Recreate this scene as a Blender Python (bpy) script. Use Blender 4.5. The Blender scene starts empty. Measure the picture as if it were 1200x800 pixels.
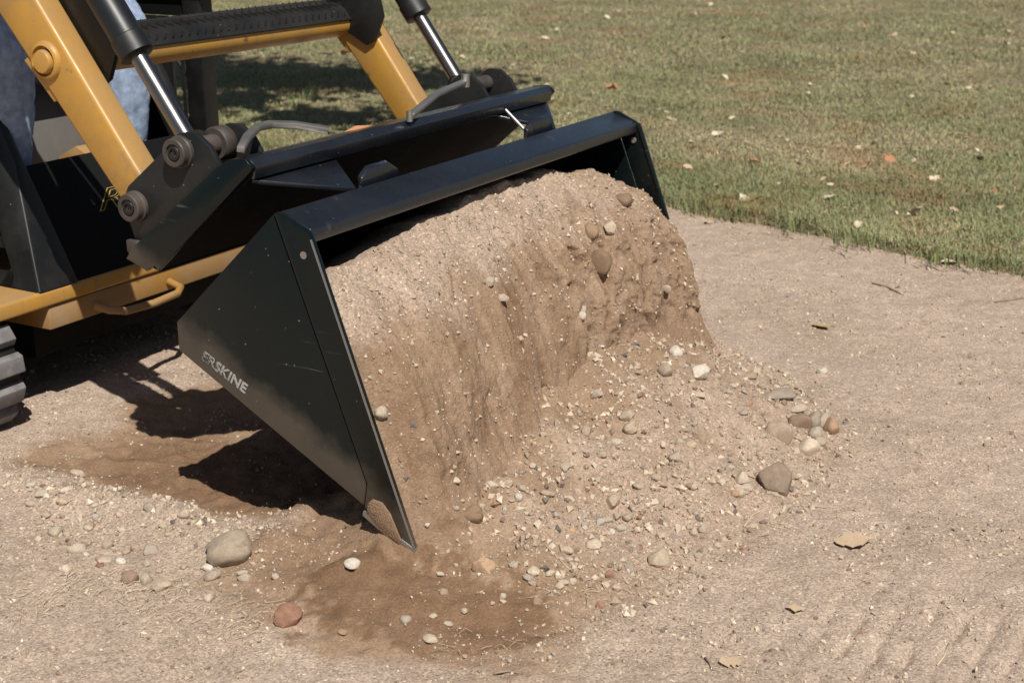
import bpy, bmesh, math, random
import numpy as np
from mathutils import Vector, Matrix
from mathutils.bvhtree import BVHTree

random.seed(7)
rng = np.random.default_rng(7)
SC = bpy.context.scene
COL = SC.collection

# ------------------------------------------------------------------ camera
PITCH = math.radians(17.4998)
CAM_H = 1.056
FPX = 1700.0
cam_d = bpy.data.cameras.new("camera")
cam_d.sensor_width = 36.0
cam_d.lens = 36.0 * FPX / 1200.0
cam_d.clip_start = 0.05
cam_d.clip_end = 500
cam_d.dof.use_dof = True
cam_d.dof.focus_distance = 2.45
cam_d.dof.aperture_fstop = 8.5
cam = bpy.data.objects.new("camera", cam_d)
cam.location = (0, 0, CAM_H)
cam.rotation_euler = (math.pi / 2 - PITCH, 0, 0)
COL.objects.link(cam)
SC.camera = cam

# loader frame: F forward, S sideways (0 = near side of the bucket), Z up
FV = Vector((0.871085, -0.491132, 0))
SV = Vector((0.491132, 0.871085, 0))
P0 = Vector((-0.36875, 2.21040, 0))
ROT = math.atan2(FV.y, FV.x)
GZ = 0.05                       # height of the bucket tip above the ground
def T(F, s, Z):
    return P0 + FV * F + SV * s + Vector((0, 0, Z + GZ))

# ------------------------------------------------------------------ light
SUN_DIR = (FV * 0.55 - SV * 0.52 + Vector((0, 0, 1))).normalized()
sun_el = math.asin(SUN_DIR.z)
sun_az = math.atan2(SUN_DIR.x, SUN_DIR.y)
w = bpy.data.worlds.new("World")
SC.world = w
w.use_nodes = True
wn = w.node_tree.nodes
sky = wn.new("ShaderNodeTexSky")
sky.sky_type = 'NISHITA'
sky.sun_disc = False
sky.sun_elevation = sun_el
sky.sun_rotation = sun_az
wn["Background"].inputs[1].default_value = 0.05
w.node_tree.links.new(sky.outputs[0], wn["Background"].inputs[0])
sl = bpy.data.lights.new("sun", 'SUN')
sl.energy = 5.0
sl.angle = math.radians(0.5)
sl.color = (1.0, 0.955, 0.88)
so = bpy.data.objects.new("sun", sl)
so.rotation_euler = SUN_DIR.to_track_quat('Z', 'Y').to_euler()
so.location = (0, 0, 10)
COL.objects.link(so)
SC.view_settings.view_transform = 'Standard'
SC.view_settings.look = 'None'
SC.view_settings.gamma = 1
SC.view_settings.exposure = 0.07

# ------------------------------------------------------------------ noise
_perm = rng.permutation(512)
_grad = rng.normal(size=(512, 3))
_grad /= np.linalg.norm(_grad, axis=1)[:, None]
def pnoise(x, y, z=0.0):
    x, y, z = np.broadcast_arrays(np.asarray(x, float), np.asarray(y, float), np.asarray(z, float))
    xi, yi, zi = np.floor(x).astype(int), np.floor(y).astype(int), np.floor(z).astype(int)
    xf, yf, zf = x - xi, y - yi, z - zi
    u, v, w_ = [t * t * t * (t * (t * 6 - 15) + 10) for t in (xf, yf, zf)]
    def g(a, b, c):
        h = _perm[(_perm[(_perm[(xi + a) % 512] + yi + b) % 512] + zi + c) % 512]
        G = _grad[h]
        return G[..., 0] * (xf - a) + G[..., 1] * (yf - b) + G[..., 2] * (zf - c)
    def L(a, b, t): return a + (b - a) * t
    x00 = L(g(0,0,0), g(1,0,0), u); x10 = L(g(0,1,0), g(1,1,0), u)
    x01 = L(g(0,0,1), g(1,0,1), u); x11 = L(g(0,1,1), g(1,1,1), u)
    return L(L(x00, x10, v), L(x01, x11, v), w_) * 1.5
def fbm(x, y, z=0.0, o=4, gain=0.5):
    r = 0; a = 1.0; f = 1.0
    for i in range(o):
        r = r + a * pnoise(x * f + 17.3 * i, y * f - 9.1 * i, z * f if np.ndim(z) else z + i * 3.7)
        a *= gain; f *= 2.03
    return r
def sstep(a, b, x):
    t = np.clip((x - a) / (b - a), 0, 1)
    return t * t * (3 - 2 * t)

# ------------------------------------------------------------------ materials
def new_mat(name):
    m = bpy.data.materials.new(name)
    m.use_nodes = True
    return m, m.node_tree, m.node_tree.nodes["Principled BSDF"]
def N(nt, t, **kw):
    n = nt.nodes.new(t)
    for k, v in kw.items():
        if k in n.inputs: n.inputs[k].default_value = v
        else: setattr(n, k, v)
    return n
def ramp(nt, fac, stops):
    r = nt.nodes.new("ShaderNodeValToRGB")
    e = r.color_ramp.elements
    while len(e) < len(stops): e.new(0.5)
    for el, (p, c) in zip(e, stops):
        el.position = p
        el.color = (*c, 1) if len(c) == 3 else c
    nt.links.new(fac, r.inputs[0])
    return r.outputs[0]
def mix(nt, fac, a, b, mode='MIX'):
    n = nt.nodes.new("ShaderNodeMix")
    n.data_type = 'RGBA'; n.blend_type = mode
    for sock, v in ((n.inputs[0], fac), (n.inputs[6], a), (n.inputs[7], b)):
        if hasattr(v, 'is_linked'): nt.links.new(v, sock)
        else: sock.default_value = v if not isinstance(v, tuple) or len(v) == 4 else (*v, 1)
    return n.outputs[2]
def mth(nt, op, a, b=0.0):
    n = nt.nodes.new("ShaderNodeMath"); n.operation = op
    for s, v in zip(n.inputs, (a, b)):
        if hasattr(v, 'is_linked'): nt.links.new(v, s)
        else: s.default_value = v
    return n.outputs[0]
def coords(nt, scale=(1, 1, 1), kind='Object'):
    tc = nt.nodes.new("ShaderNodeTexCoord")
    mp = nt.nodes.new("ShaderNodeMapping")
    mp.inputs['Scale'].default_value = scale
    nt.links.new(tc.outputs[kind], mp.inputs[0])
    return mp.outputs[0]
def noise(nt, vec, scale, detail=4, rough=0.55):
    n = N(nt, "ShaderNodeTexNoise", Scale=scale, Detail=detail, Roughness=rough)
    nt.links.new(vec, n.inputs['Vector'])
    return n.outputs[0]
def voro(nt, vec, scale, out='Distance', feature='F1'):
    n = N(nt, "ShaderNodeTexVoronoi", Scale=scale); n.feature = feature
    nt.links.new(vec, n.inputs['Vector'])
    return n.outputs[out]
def bump(nt, bsdf, h, strength=0.4, dist=0.004):
    b = N(nt, "ShaderNodeBump", Strength=strength, Distance=dist)
    nt.links.new(h, b.inputs['Height'])
    nt.links.new(b.outputs[0], bsdf.inputs['Normal'])

def paint(name, base, rough=0.4, dust=0.25, dustcol=(0.30, 0.23, 0.17), speck=0.6, spec=0.5, grime=None, chips=0.0, scratch=0.0):
    """painted steel: mottled tone, dust film, small pale specks of dirt, scratches"""
    m, nt, b = new_mat(name)
    v = coords(nt)
    n1 = noise(nt, v, 9, 6, 0.65)
    n2 = noise(nt, v, 60, 3, 0.6)
    c = mix(nt, mth(nt, 'MULTIPLY', n1, 0.5), base, tuple(x * 0.72 for x in base))
    d = ramp(nt, n1, [(0.42, (0, 0, 0)), (0.75, (1, 1, 1))])
    d = mth(nt, 'MULTIPLY', d, dust)
    d2 = ramp(nt, n2, [(0.55, (0, 0, 0)), (0.8, (1, 1, 1))])
    d = mth(nt, 'ADD', d, mth(nt, 'MULTIPLY', d2, dust * 0.4))
    c = mix(nt, d, c, dustcol)
    vn = N(nt, "ShaderNodeTexVoronoi", Scale=75.0); nt.links.new(v, vn.inputs['Vector'])
    sp = ramp(nt, vn.outputs['Distance'], [(0.06, (1, 1, 1)), (0.13, (0, 0, 0))])
    keep = ramp(nt, vn.outputs['Color'], [(0.80, (0, 0, 0)), (0.86, (1, 1, 1))])
    sp = mth(nt, 'MULTIPLY', mth(nt, 'MULTIPLY', sp, keep), speck)
    c = mix(nt, sp, c, (0.45, 0.38, 0.30))
    if chips:
        n3 = noise(nt, v, 28, 6, 0.7)
        n4 = noise(nt, coords(nt, (6, 90, 6)), 1.0, 3, 0.6)
        ch = ramp(nt, n3, [(0.64, (0, 0, 0)), (0.68, (1, 1, 1))])
        ch = mth(nt, 'MAXIMUM', ch, ramp(nt, n4, [(0.70, (0, 0, 0)), (0.74, (0.8, 0.8, 0.8))]))
        c = mix(nt, mth(nt, 'MULTIPLY', ch, chips), c, (0.10, 0.075, 0.055))
    if scratch:
        mp = nt.nodes.new("ShaderNodeMapping"); nt.links.new(v, mp.inputs[0])
        mp.inputs['Rotation'].default_value = (0, math.radians(-29), 0)
        mp.inputs['Scale'].default_value = (5, 5, 150)
        n5 = noise(nt, mp.outputs[0], 1.0, 3, 0.6)
        sc_ = mth(nt, 'MULTIPLY', ramp(nt, n5, [(0.66, (0, 0, 0)), (0.71, (1, 1, 1))]), ramp(nt, n1, [(0.45, (0, 0, 0)), (0.65, (1, 1, 1))]))
        c = mix(nt, mth(nt, 'MULTIPLY', sc_, scratch), c, (0.16, 0.15, 0.14))
    if grime:
        c = mix(nt, grime(nt, v, n1), c, dustcol)
    nt.links.new(c, b.inputs['Base Color'])
    r = mth(nt, 'ADD', mth(nt, 'MULTIPLY', n1, 0.25), rough - 0.1)
    r = mth(nt, 'ADD', r, mth(nt, 'MULTIPLY', d, 0.6))
    nt.links.new(r, b.inputs['Roughness'])
    b.inputs['Specular IOR Level'].default_value = spec
    bump(nt, b, n2, 0.06, 0.002)
    return m

def bucket_grime(nt, v, n1):
    # dried mud film on the lower part of the bucket (object space of the bucket: x forward, z up)
    sp = nt.nodes.new("ShaderNodeSeparateXYZ"); nt.links.new(v, sp.inputs[0])
    # distance above the line from the heel to the cutting edge
    h = mth(nt, 'ADD', mth(nt, 'MULTIPLY', sp.outputs[0], 0.49), mth(nt, 'MULTIPLY', sp.outputs[2], 0.87))
    h = mth(nt, 'ADD', h, mth(nt, 'MULTIPLY', n1, 0.09))
    f = ramp(nt, h, [(0.165, (0.62,) * 3), (0.20, (0.45,) * 3), (0.235, (0.0,) * 3)])
    return f

def arm_grime(nt, v, n1):
    # worn, rusty paint towards the pinned lower end of the arms
    sp = nt.nodes.new("ShaderNodeSeparateXYZ"); nt.links.new(v, sp.inputs[0])
    n3 = noise(nt, v, 34, 6, 0.7)
    h = mth(nt, 'ADD', mth(nt, 'MULTIPLY', sp.outputs[0], 2.2), mth(nt, 'MULTIPLY', n3, 0.9))
    near = ramp(nt, mth(nt, 'ADD', h, 1.0), [(0.50, (0, 0, 0)), (0.72, (0.8, 0.8, 0.8))])
    # oily streaks along the rest
    n4 = noise(nt, coords(nt, (5, 30, 5)), 1.0, 5, 0.65)
    g_ = mth(nt, 'MAXIMUM', near, ramp(nt, n4, [(0.54, (0, 0, 0)), (0.72, (0.6, 0.6, 0.6))]))
    ge = nt.nodes.new("ShaderNodeNewGeometry")
    sz = nt.nodes.new("ShaderNodeSeparateXYZ"); nt.links.new(ge.outputs['True Normal'], sz.inputs[0])
    top = mth(nt, 'MULTIPLY', ramp(nt, sz.outputs[2], [(0.45, (0, 0, 0)), (0.62, (0.75, 0.75, 0.75))]), mth(nt, 'ADD', mth(nt, 'MULTIPLY', n3, 0.9), 0.25))
    return mth(nt, 'MAXIMUM', g_, top)
YEL = paint("yellow_paint", (0.54, 0.285, 0.052), 0.33, 0.42, (0.27, 0.185, 0.11), 0.35, chips=0.75, grime=arm_grime)
YELD = paint("dusty_yellow_paint", (0.36, 0.19, 0.045), 0.5, 0.75, (0.33, 0.24, 0.16), 0.4)
BLK = paint("black_paint", (0.010, 0.012, 0.017), 0.24, 0.04, (0.10, 0.085, 0.07), 0.35, spec=1.0, chips=0.3)
BLKC = paint("cylinder_black_paint", (0.010, 0.011, 0.013), 0.42, 0.06, (0.10, 0.085, 0.07), 0.3)
SHADED_BLK = paint("shaded_black_steel", (0.0035, 0.004, 0.004), 0.75, 0.02, (0.05, 0.042, 0.035), 0.15, spec=0.25)  # matte black darkened further, standing in for shade on the inner plates
BLKB = paint("bucket_black_paint", (0.003, 0.0062, 0.0062), 0.27, 0.015, (0.13, 0.105, 0.08), 0.40, spec=0.36, grime=bucket_grime, scratch=0.35)
BLKD = paint("dusty_black_steel", (0.008, 0.0088, 0.0088), 0.45, 0.10, (0.13, 0.105, 0.085), 0.4)
RUST = paint("dirty_pin_steel", (0.05, 0.040, 0.035), 0.5, 0.45, (0.15, 0.11, 0.085), 0.5)
RUBB = paint("track_rubber", (0.12, 0.115, 0.12), 0.75, 0.9, (0.36, 0.335, 0.32), 0.5)
SEAT = paint("seat_vinyl", (0.015, 0.015, 0.016), 0.5, 0.1)
GREY = paint("grey_panel", (0.16, 0.15, 0.14), 0.6, 0.3)
def metal(name, col, rough, scr=0.15):
    m, nt, b = new_mat(name)
    v = coords(nt)
    n1 = noise(nt, v, 40, 4)
    b.inputs['Metallic'].default_value = 1
    nt.links.new(mix(nt, n1, col, tuple(c * 0.7 for c in col)), b.inputs['Base Color'])
    nt.links.new(mth(nt, 'ADD', mth(nt, 'MULTIPLY', n1, scr), rough), b.inputs['Roughness'])
    return m
CHROME = metal("chrome_rod", (0.27, 0.25, 0.24), 0.24)
STEEL = metal("worn_steel", (0.55, 0.53, 0.50), 0.38, 0.25)
def simple(name, col, rough=0.8, var=0.3, scale=30, spec=0.3):
    m, nt, b = new_mat(name)
    v = coords(nt)
    n1 = noise(nt, v, scale, 5, 0.6)
    c = ramp(nt, n1, [(0.3, tuple(x * (1 - var) for x in col)), (0.7, tuple(min(1, x * (1 + var)) for x in col))])
    nt.links.new(c, b.inputs['Base Color'])
    b.inputs['Roughness'].default_value = rough
    b.inputs['Specular IOR Level'].default_value = spec
    bump(nt, b, n1, 0.3, 0.003)
    return m
DENIM = simple("blue_denim", (0.31, 0.39, 0.54), 0.9, 0.3, 60, 0.1)
SHIRT = simple("grey_cotton", (0.25, 0.25, 0.26), 0.9, 0.15, 50, 0.1)
SKIN = simple("skin", (0.52, 0.33, 0.24), 0.5, 0.08, 40)
LEATH = simple("brown_leather", (0.10, 0.06, 0.035), 0.6, 0.3, 40)
HAIR = simple("brown_hair", (0.05, 0.03, 0.02), 0.6, 0.3, 80)
HOSE = simple("hose_rubber", (0.015, 0.015, 0.016), 0.5, 0.2, 30)
COPPER = simple("orange_hose", (0.50, 0.24, 0.12), 0.5, 0.2, 30)
def decal_mat():
    m, nt, b = new_mat("worn_pale_decal")
    v = coords(nt)
    sp = nt.nodes.new("ShaderNodeSeparateXYZ"); nt.links.new(v, sp.inputs[0])
    n1 = noise(nt, v, 260, 4, 0.7)
    h = mth(nt, 'ADD', n1, mth(nt, 'MULTIPLY', sp.outputs[0], 2.6))
    h = mth(nt, 'ADD', h, mth(nt, 'MULTIPLY', sp.outputs[1], 6.0))
    f = ramp(nt, h, [(0.50, (0, 0, 0)), (0.70, (1, 1, 1))])
    nt.links.new(mix(nt, f, (0.055, 0.05, 0.045), (0.36, 0.35, 0.335)), b.inputs['Base Color'])
    b.inputs['Roughness'].default_value = 0.6
    return m
DECALW = decal_mat()
DECALY = simple("yellow_decal_line", (0.40, 0.28, 0.06), 0.5, 0.3, 90)
BARK = simple("bark", (0.16, 0.12, 0.09), 0.9, 0.4, 12)
FOLI = simple("tree_leaf", (0.07, 0.12, 0.03), 0.6, 0.4, 3)
STRAW = simple("straw", (0.46, 0.37, 0.26), 0.8, 0.25, 20)
TWIG = simple("twig_bark", (0.26, 0.20, 0.15), 0.9, 0.3, 30)
LEAFM = [simple("dry_leaf_" + n, c, 0.75, 0.2, 25, 0.2) for n, c in
         (("tan", (0.50, 0.37, 0.24)), ("pale", (0.60, 0.50, 0.36)), ("rust", (0.42, 0.20, 0.11)), ("yellow", (0.42, 0.30, 0.09)), ("brown", (0.30, 0.19, 0.11)))]
def stone_mat(name, col):
    m, nt, b = new_mat(name)
    v = coords(nt)
    oi = nt.nodes.new("ShaderNodeObjectInfo")
    n1 = noise(nt, v, 3, 6, 0.65)
    n2 = noise(nt, v, 22, 4, 0.7)
    c = ramp(nt, n1, [(0.3, tuple(x * 0.72 for x in col)), (0.7, tuple(min(1, x * 1.15) for x in col))])
    c = mix(nt, ramp(nt, n2, [(0.42, (0, 0, 0)), (0.66, (0.5, 0.5, 0.5))]), c, (0.37, 0.285, 0.205))
    hs = N(nt, "ShaderNodeHueSaturation")
    nt.links.new(mth(nt, 'ADD', mth(nt, 'MULTIPLY', oi.outputs['Random'], 0.4), 0.8), hs.inputs['Value'])
    nt.links.new(c, hs.inputs['Color'])
    nt.links.new(hs.outputs[0], b.inputs['Base Color'])
    b.inputs['Roughness'].default_value = 0.85
    b.inputs['Specular IOR Level'].default_value = 0.2
    bump(nt, b, n2, 0.35, 0.05)
    return m
STM = {n: stone_mat(n + "_stone", tuple((0.72 if n not in ("red", "brown", "earth", "soil") else 1.0) * a_ + (0.28 if n not in ("red", "brown", "earth", "soil") else 0.0) * b_ for a_, b_ in zip(c, (0.45, 0.36, 0.27)))) for n, c in dict(
    cream=(0.56, 0.47, 0.36), white=(0.66, 0.61, 0.53), tan=(0.46, 0.35, 0.25), buff=(0.52, 0.42, 0.31),
    grey=(0.45, 0.385, 0.315), dark=(0.24, 0.205, 0.17), brown=(0.27, 0.18, 0.13), earth=(0.235, 0.175, 0.13), soil=(0.29, 0.19, 0.115), red=(0.30, 0.145, 0.095),
    orange=(0.42, 0.24, 0.13)).items()}

def earth_material(name, kind):
    """kind 'ground' blends gravel and spilled soil with a vertex mask; 'soil' is fresh soil only"""
    m, nt, b = new_mat(name)
    geo = nt.nodes.new("ShaderNodeNewGeometry")
    P = geo.outputs['Position']
    big = noise(nt, P, 2.2, 5, 0.6)
    mid = noise(nt, P, 14, 5, 0.65)
    fin = noise(nt, P, 240, 3, 0.75)
    vor = N(nt, "ShaderNodeTexVoronoi", Scale=300.0); nt.links.new(P, vor.inputs['Vector'])
    vor2 = N(nt, "ShaderNodeTexVoronoi", Scale=95.0); nt.links.new(P, vor2.inputs['Vector'])
    grav = ramp(nt, big, [(0.3, (0.370, 0.284, 0.214)), (0.5, (0.414, 0.319, 0.247)), (0.72, (0.450, 0.355, 0.277))])
    grav = mix(nt, 1.0, grav, ramp(nt, mid, [(0.25, (0.80,) * 3), (0.75, (1.14,) * 3)]), 'MULTIPLY')
    cell = ramp(nt, vor.outputs['Color'], [(0.0, (0.58,) * 3), (0.5, (1.0,) * 3), (0.85, (1.2,) * 3), (1.0, (2.0,) * 3)])
    grav = mix(nt, 1.0, grav, cell, 'MULTIPLY')
    grav = mix(nt, 1.0, grav, ramp(nt, fin, [(0.25, (0.6,) * 3), (0.5, (1.0,) * 3), (0.8, (1.25,) * 3)]), 'MULTIPLY')
    soil = ramp(nt, mid, [(0.25, (0.235, 0.155, 0.098)), (0.55, (0.300, 0.203, 0.133)), (0.8, (0.345, 0.245, 0.168))])
    soil = mix(nt, 1.0, soil, ramp(nt, fin, [(0.2, (0.68,) * 3), (0.5, (1.0,) * 3), (0.85, (1.25,) * 3)]), 'MULTIPLY')
    s2 = ramp(nt, vor.outputs['Color'], [(0.0, (0.8,) * 3), (0.9, (1.05,) * 3), (1.0, (1.35,) * 3)])
    soil = mix(nt, 1.0, soil, s2, 'MULTIPLY')
    at = nt.nodes.new("ShaderNodeAttribute"); at.attribute_name = "soil"
    fac = at.outputs['Fac']
    c = mix(nt, fac, grav, soil)
    ad = nt.nodes.new('ShaderNodeAttribute'); ad.attribute_name = 'damp'  # damp ground soil, and the darker grooves and cracks of the poured soil
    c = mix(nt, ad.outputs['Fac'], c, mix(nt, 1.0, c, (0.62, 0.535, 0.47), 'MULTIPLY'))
    nt.links.new(c, b.inputs['Base Color'])
    b.inputs['Roughness'].default_value = 0.95
    b.inputs['Specular IOR Level'].default_value = 0.12
    h = mth(nt, 'ADD', mth(nt, 'MULTIPLY', fin, 0.6), mth(nt, 'MULTIPLY', vor.outputs['Distance'], -0.8))
    h = mth(nt, 'ADD', h, mth(nt, 'MULTIPLY', vor2.outputs['Distance'], -0.35))
    bump(nt, b, h, 0.38, 0.0035)
    return m
EARTH = earth_material("gravel_and_soil", 'ground')

def lawn_material():
    m, nt, b = new_mat("lawn_thatch")
    geo = nt.nodes.new("ShaderNodeNewGeometry")
    P = geo.outputs['Position']
    n1 = noise(nt, P, 0.9, 5, 0.6); n2 = noise(nt, P, 45, 4, 0.7)
    c = ramp(nt, n1, [(0.3, (0.12, 0.115, 0.05)), (0.5, (0.20, 0.165, 0.09)), (0.7, (0.28, 0.22, 0.14))])
    c = mix(nt, 1.0, c, ramp(nt, n2, [(0.3, (0.5,) * 3), (0.7, (1.3,) * 3)]), 'MULTIPLY')
    nt.links.new(c, b.inputs['Base Color'])
    b.inputs['Roughness'].default_value = 0.95
    bump(nt, b, n2, 0.8, 0.02)
    return m
LAWN = lawn_material()
def attr_material(name, rough=0.7, trans=0.0):
    m, nt, b = new_mat(name)
    at = nt.nodes.new("ShaderNodeAttribute"); at.attribute_name = "tint"
    nt.links.new(at.outputs['Color'], b.inputs['Base Color'])
    b.inputs['Roughness'].default_value = rough
    b.inputs['Specular IOR Level'].default_value = 0.2
    return m
BLADE = attr_material("grass_blade", 0.65)
GRIT = attr_material("grit", 0.9)

# ------------------------------------------------------------------ builders
def link(name, me, mat=None, parent=None, smooth=False):
    o = bpy.data.objects.new(name, me)
    if mat: me.materials.append(mat)
    if smooth:
        me.polygons.foreach_set("use_smooth", [True] * len(me.polygons))
    COL.objects.link(o)
    if parent: o.parent = parent
    return o
def tag(o, label=None, cat=None, group=None, kind=None):
    for k, v in (("label", label), ("category", cat), ("group", group), ("kind", kind)):
        if v: o[k] = v
    return o
def thing(name, label, cat, loc=(0, 0, 0), rz=0.0, group=None):
    o = bpy.data.objects.new(name, None)
    o.location = loc; o.rotation_euler = (0, 0, rz)
    o.empty_display_size = 0.1
    COL.objects.link(o)
    return tag(o, label, cat, group)
def fin(bm, bevel=0.0, seg=2):
    bmesh.ops.recalc_face_normals(bm, faces=bm.faces)
    if bevel:
        ed = [e for e in bm.edges if len(e.link_faces) == 2 and e.calc_face_angle(0) > 0.5]
        bmesh.ops.bevel(bm, geom=ed, offset=bevel, segments=seg, affect='EDGES', profile=0.5, clamp_overlap=True)
    me = bpy.data.meshes.new("mesh")
    bm.to_mesh(me); bm.free()
    return me
def add_prism(bm, poly, s0, s1):
    """poly in (F, Z), extruded along s"""
    a = [bm.verts.new((p[0], s0, p[1])) for p in poly]
    b = [bm.verts.new((p[0], s1, p[1])) for p in poly]
    bm.faces.new(a); bm.faces.new(list(reversed(b)))
    n = len(poly)
    for i in range(n):
        bm.faces.new((a[i], b[i], b[(i + 1) % n], a[(i + 1) % n]))
def add_box(bm, f0, f1, s0, s1, z0, z1):
    add_prism(bm, [(f0, z0), (f1, z0), (f1, z1), (f0, z1)], s0, s1)
def add_slab(bm, pts, nrm):
    """planar polygon of 3-D points given thickness along nrm"""
    a = [bm.verts.new(p) for p in pts]
    b = [bm.verts.new(Vector(p) + Vector(nrm)) for p in pts]
    bm.faces.new(a); bm.faces.new(list(reversed(b)))
    n = len(pts)
    for i in range(n):
        bm.faces.new((a[i], b[i], b[(i + 1) % n], a[(i + 1) % n]))
def add_tube(bm, path, rad, seg=14, caps=True):
    path = [Vector(p) for p in path]
    rads = rad if isinstance(rad, (list, tuple)) else [rad] * len(path)
    rings = []
    up = None
    for i, p in enumerate(path):
        d = (path[min(i + 1, len(path) - 1)] - path[max(i - 1, 0)]).normalized()
        if up is None:
            up = Vector((0, 0, 1)) if abs(d.z) < 0.9 else Vector((1, 0, 0))
        x = d.cross(up).normalized(); y = x.cross(d).normalized()
        up = y
        rings.append([bm.verts.new(p + (x * math.cos(t) + y * math.sin(t)) * rads[i])
                      for t in [2 * math.pi * k / seg for k in range(seg)]])
    for r0, r1 in zip(rings, rings[1:]):
        for k in range(seg):
            bm.faces.new((r0[k], r0[(k + 1) % seg], r1[(k + 1) % seg], r1[k]))
    if caps:
        bm.faces.new(list(reversed(rings[0]))); bm.faces.new(rings[-1])
def add_lathe_s(bm, cF, cZ, prof, seg=24):
    """profile [(s, radius)] revolved around an axis along s at (cF, cZ)"""
    rings = []
    for s, r in prof:
        rings.append([bm.verts.new((cF + r * math.cos(t), s, cZ + r * math.sin(t)))
                      for t in [2 * math.pi * k / seg for k in range(seg)]])
    for r0, r1 in zip(rings, rings[1:]):
        for k in range(seg):
            bm.faces.new((r0[k], r0[(k + 1) % seg], r1[(k + 1) % seg], r1[k]))
    bm.faces.new(list(reversed(rings[0]))); bm.faces.new(rings[-1])
def part(name, mat, parent, fn, bevel=0.0, smooth=False, seg=2, label=None):
    bm = bmesh.new(); fn(bm)
    o = link(name, fin(bm, bevel, seg), mat, parent)
    if smooth or bevel:
        me = o.data
        me.polygons.foreach_set("use_smooth", [True] * len(me.polygons))
        try: me.set_sharp_from_angle(angle=math.radians(38))
        except Exception: pass
    if label: o['label'] = label
    return o
def np_mesh(name, V, F, mat, tint=None, soil=None, damp=None, parent=None, smooth=False):
    """V (n,3), F (m,k) all faces with k corners"""
    V = np.asarray(V, np.float32); F = np.asarray(F, np.int32)
    me = bpy.data.meshes.new("mesh")
    me.vertices.add(len(V)); me.vertices.foreach_set("co", V.ravel())
    k = F.shape[1]
    me.loops.add(F.size); me.loops.foreach_set("vertex_index", F.ravel())
    me.polygons.add(len(F))
    me.polygons.foreach_set("loop_start", np.arange(0, F.size, k, dtype=np.int32))
    me.polygons.foreach_set("loop_total", np.full(len(F), k, np.int32))
    me.polygons.foreach_set("use_smooth", np.full(len(F), smooth, bool))
    me.update(calc_edges=True)
    if tint is not None:
        a = me.color_attributes.new("tint", 'FLOAT_COLOR', 'POINT')
        a.data.foreach_set("color", np.concatenate([tint, np.ones((len(V), 1))], 1).astype(np.float32).ravel())
    if soil is not None:
        a = me.attributes.new("soil", 'FLOAT', 'POINT')
        a.data.foreach_set("value", np.asarray(soil, np.float32).ravel())
    if damp is not None:
        a = me.attributes.new('damp', 'FLOAT', 'POINT')
        a.data.foreach_set('value', np.asarray(damp, np.float32).ravel())
    return link(name, me, mat, parent)
def text_mesh(body, size, offset=0.0, outline=0.0):
    cu = bpy.data.curves.new("lettering", 'FONT')
    cu.body = body; cu.size = size; cu.offset = offset
    cu.extrude = 0.0004
    if outline:
        cu.fill_mode = 'NONE'; cu.extrude = 0.0; cu.bevel_depth = outline; cu.bevel_resolution = 1
    o = bpy.data.objects.new("lettering", cu)
    COL.objects.link(o)
    dg = bpy.context.evaluated_depsgraph_get()
    me = bpy.data.meshes.new_from_object(o.evaluated_get(dg))
    bpy.data.objects.remove(o)
    return me

# ------------------------------------------------------------------ ground shape (loader frame F, s ; world heights)
def to_fs(X, Y):
    dx, dy = X - P0.x, Y - P0.y
    return dx * FV.x + dy * FV.y, dx * SV.x + dy * SV.y
toe_s = [-0.30, -0.195, -0.177, -0.06, 0.15, 0.36, 0.545, 0.80, 1.00, 1.18, 1.35, 1.45]
toe_f = [0.24, 0.40, 0.46, 0.535, 0.585, 0.645, 0.685, 0.675, 0.64, 0.46, 0.30, 0.20]
hc_s = [-0.30, -0.15, 0.0, 0.1, 0.3, 0.5, 0.7, 0.9, 1.05, 1.22, 1.36, 1.45]
hc_v = [0.0, 0.014, 0.055, 0.095, 0.150, 0.195, 0.215, 0.195, 0.150, 0.085, 0.02, 0.0]
def heap_h(F, s):
    toe = np.interp(s, toe_s, toe_f) + 0.03 * fbm(F * 5, s * 5, 2.2, 3)
    hc = np.interp(s, hc_s, hc_v)
    d = (F - 0.19) / (toe - 0.19)
    front = np.clip(1 - d, 0, 1) ** 1.12
    back = np.clip(1 + (F - 0.19) / (0.28 + 0.0 * s), 0, 1) ** 1.5
    h = hc * np.where(d > 0, front, back)
    h = h + np.clip(h / 0.05, 0, 1) * (0.018 * fbm(F * 9, s * 9, 4.4, 4) + 0.006 * fbm(F * 34, s * 34, 6.4, 3))
    return h
def soil_mask(F, s):
    n = 0.06 * fbm(F * 6, s * 6, 1.1, 4, 0.6)
    toe = np.interp(s, toe_s, toe_f)
    m1 = sstep(0.05, -0.035, F - toe + n * 0.6) * sstep(-0.27, -0.20, s + n) * sstep(1.42, 1.30, s + n) * sstep(-0.03, 0.05, F + n + 0.6 * np.clip(s + 0.02, 0, 1))
    # scraped strip beside and under the bucket
    m2 = sstep(0.02, 0.055, s + 0.01 + n * 0.6) * sstep(0.62, 0.5, s + n + (F + 0.4) * 0.4) * sstep(-0.76, -0.66, F + n) * sstep(0.35, 0.2, F)
    m3 = sstep(-0.22, -0.17, s + n) * sstep(0.1, 0.0, s + n) * sstep(-0.08, 0.0, F + n) * sstep(0.62, 0.5, F + n)
    m = np.maximum(np.maximum(m1, m2), m3 * 0.8)
    # grey grit lies on the outer half of the spill
    d = (F - 0.2) / (toe - 0.2)
    m = m * (1 - 0.62 * sstep(0.15, 0.6, d + fbm(F * 7, s * 7, 8.0, 3) * 0.35) * sstep(0.05, 0.25, s))
    return np.clip(m, 0, 1)
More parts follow.
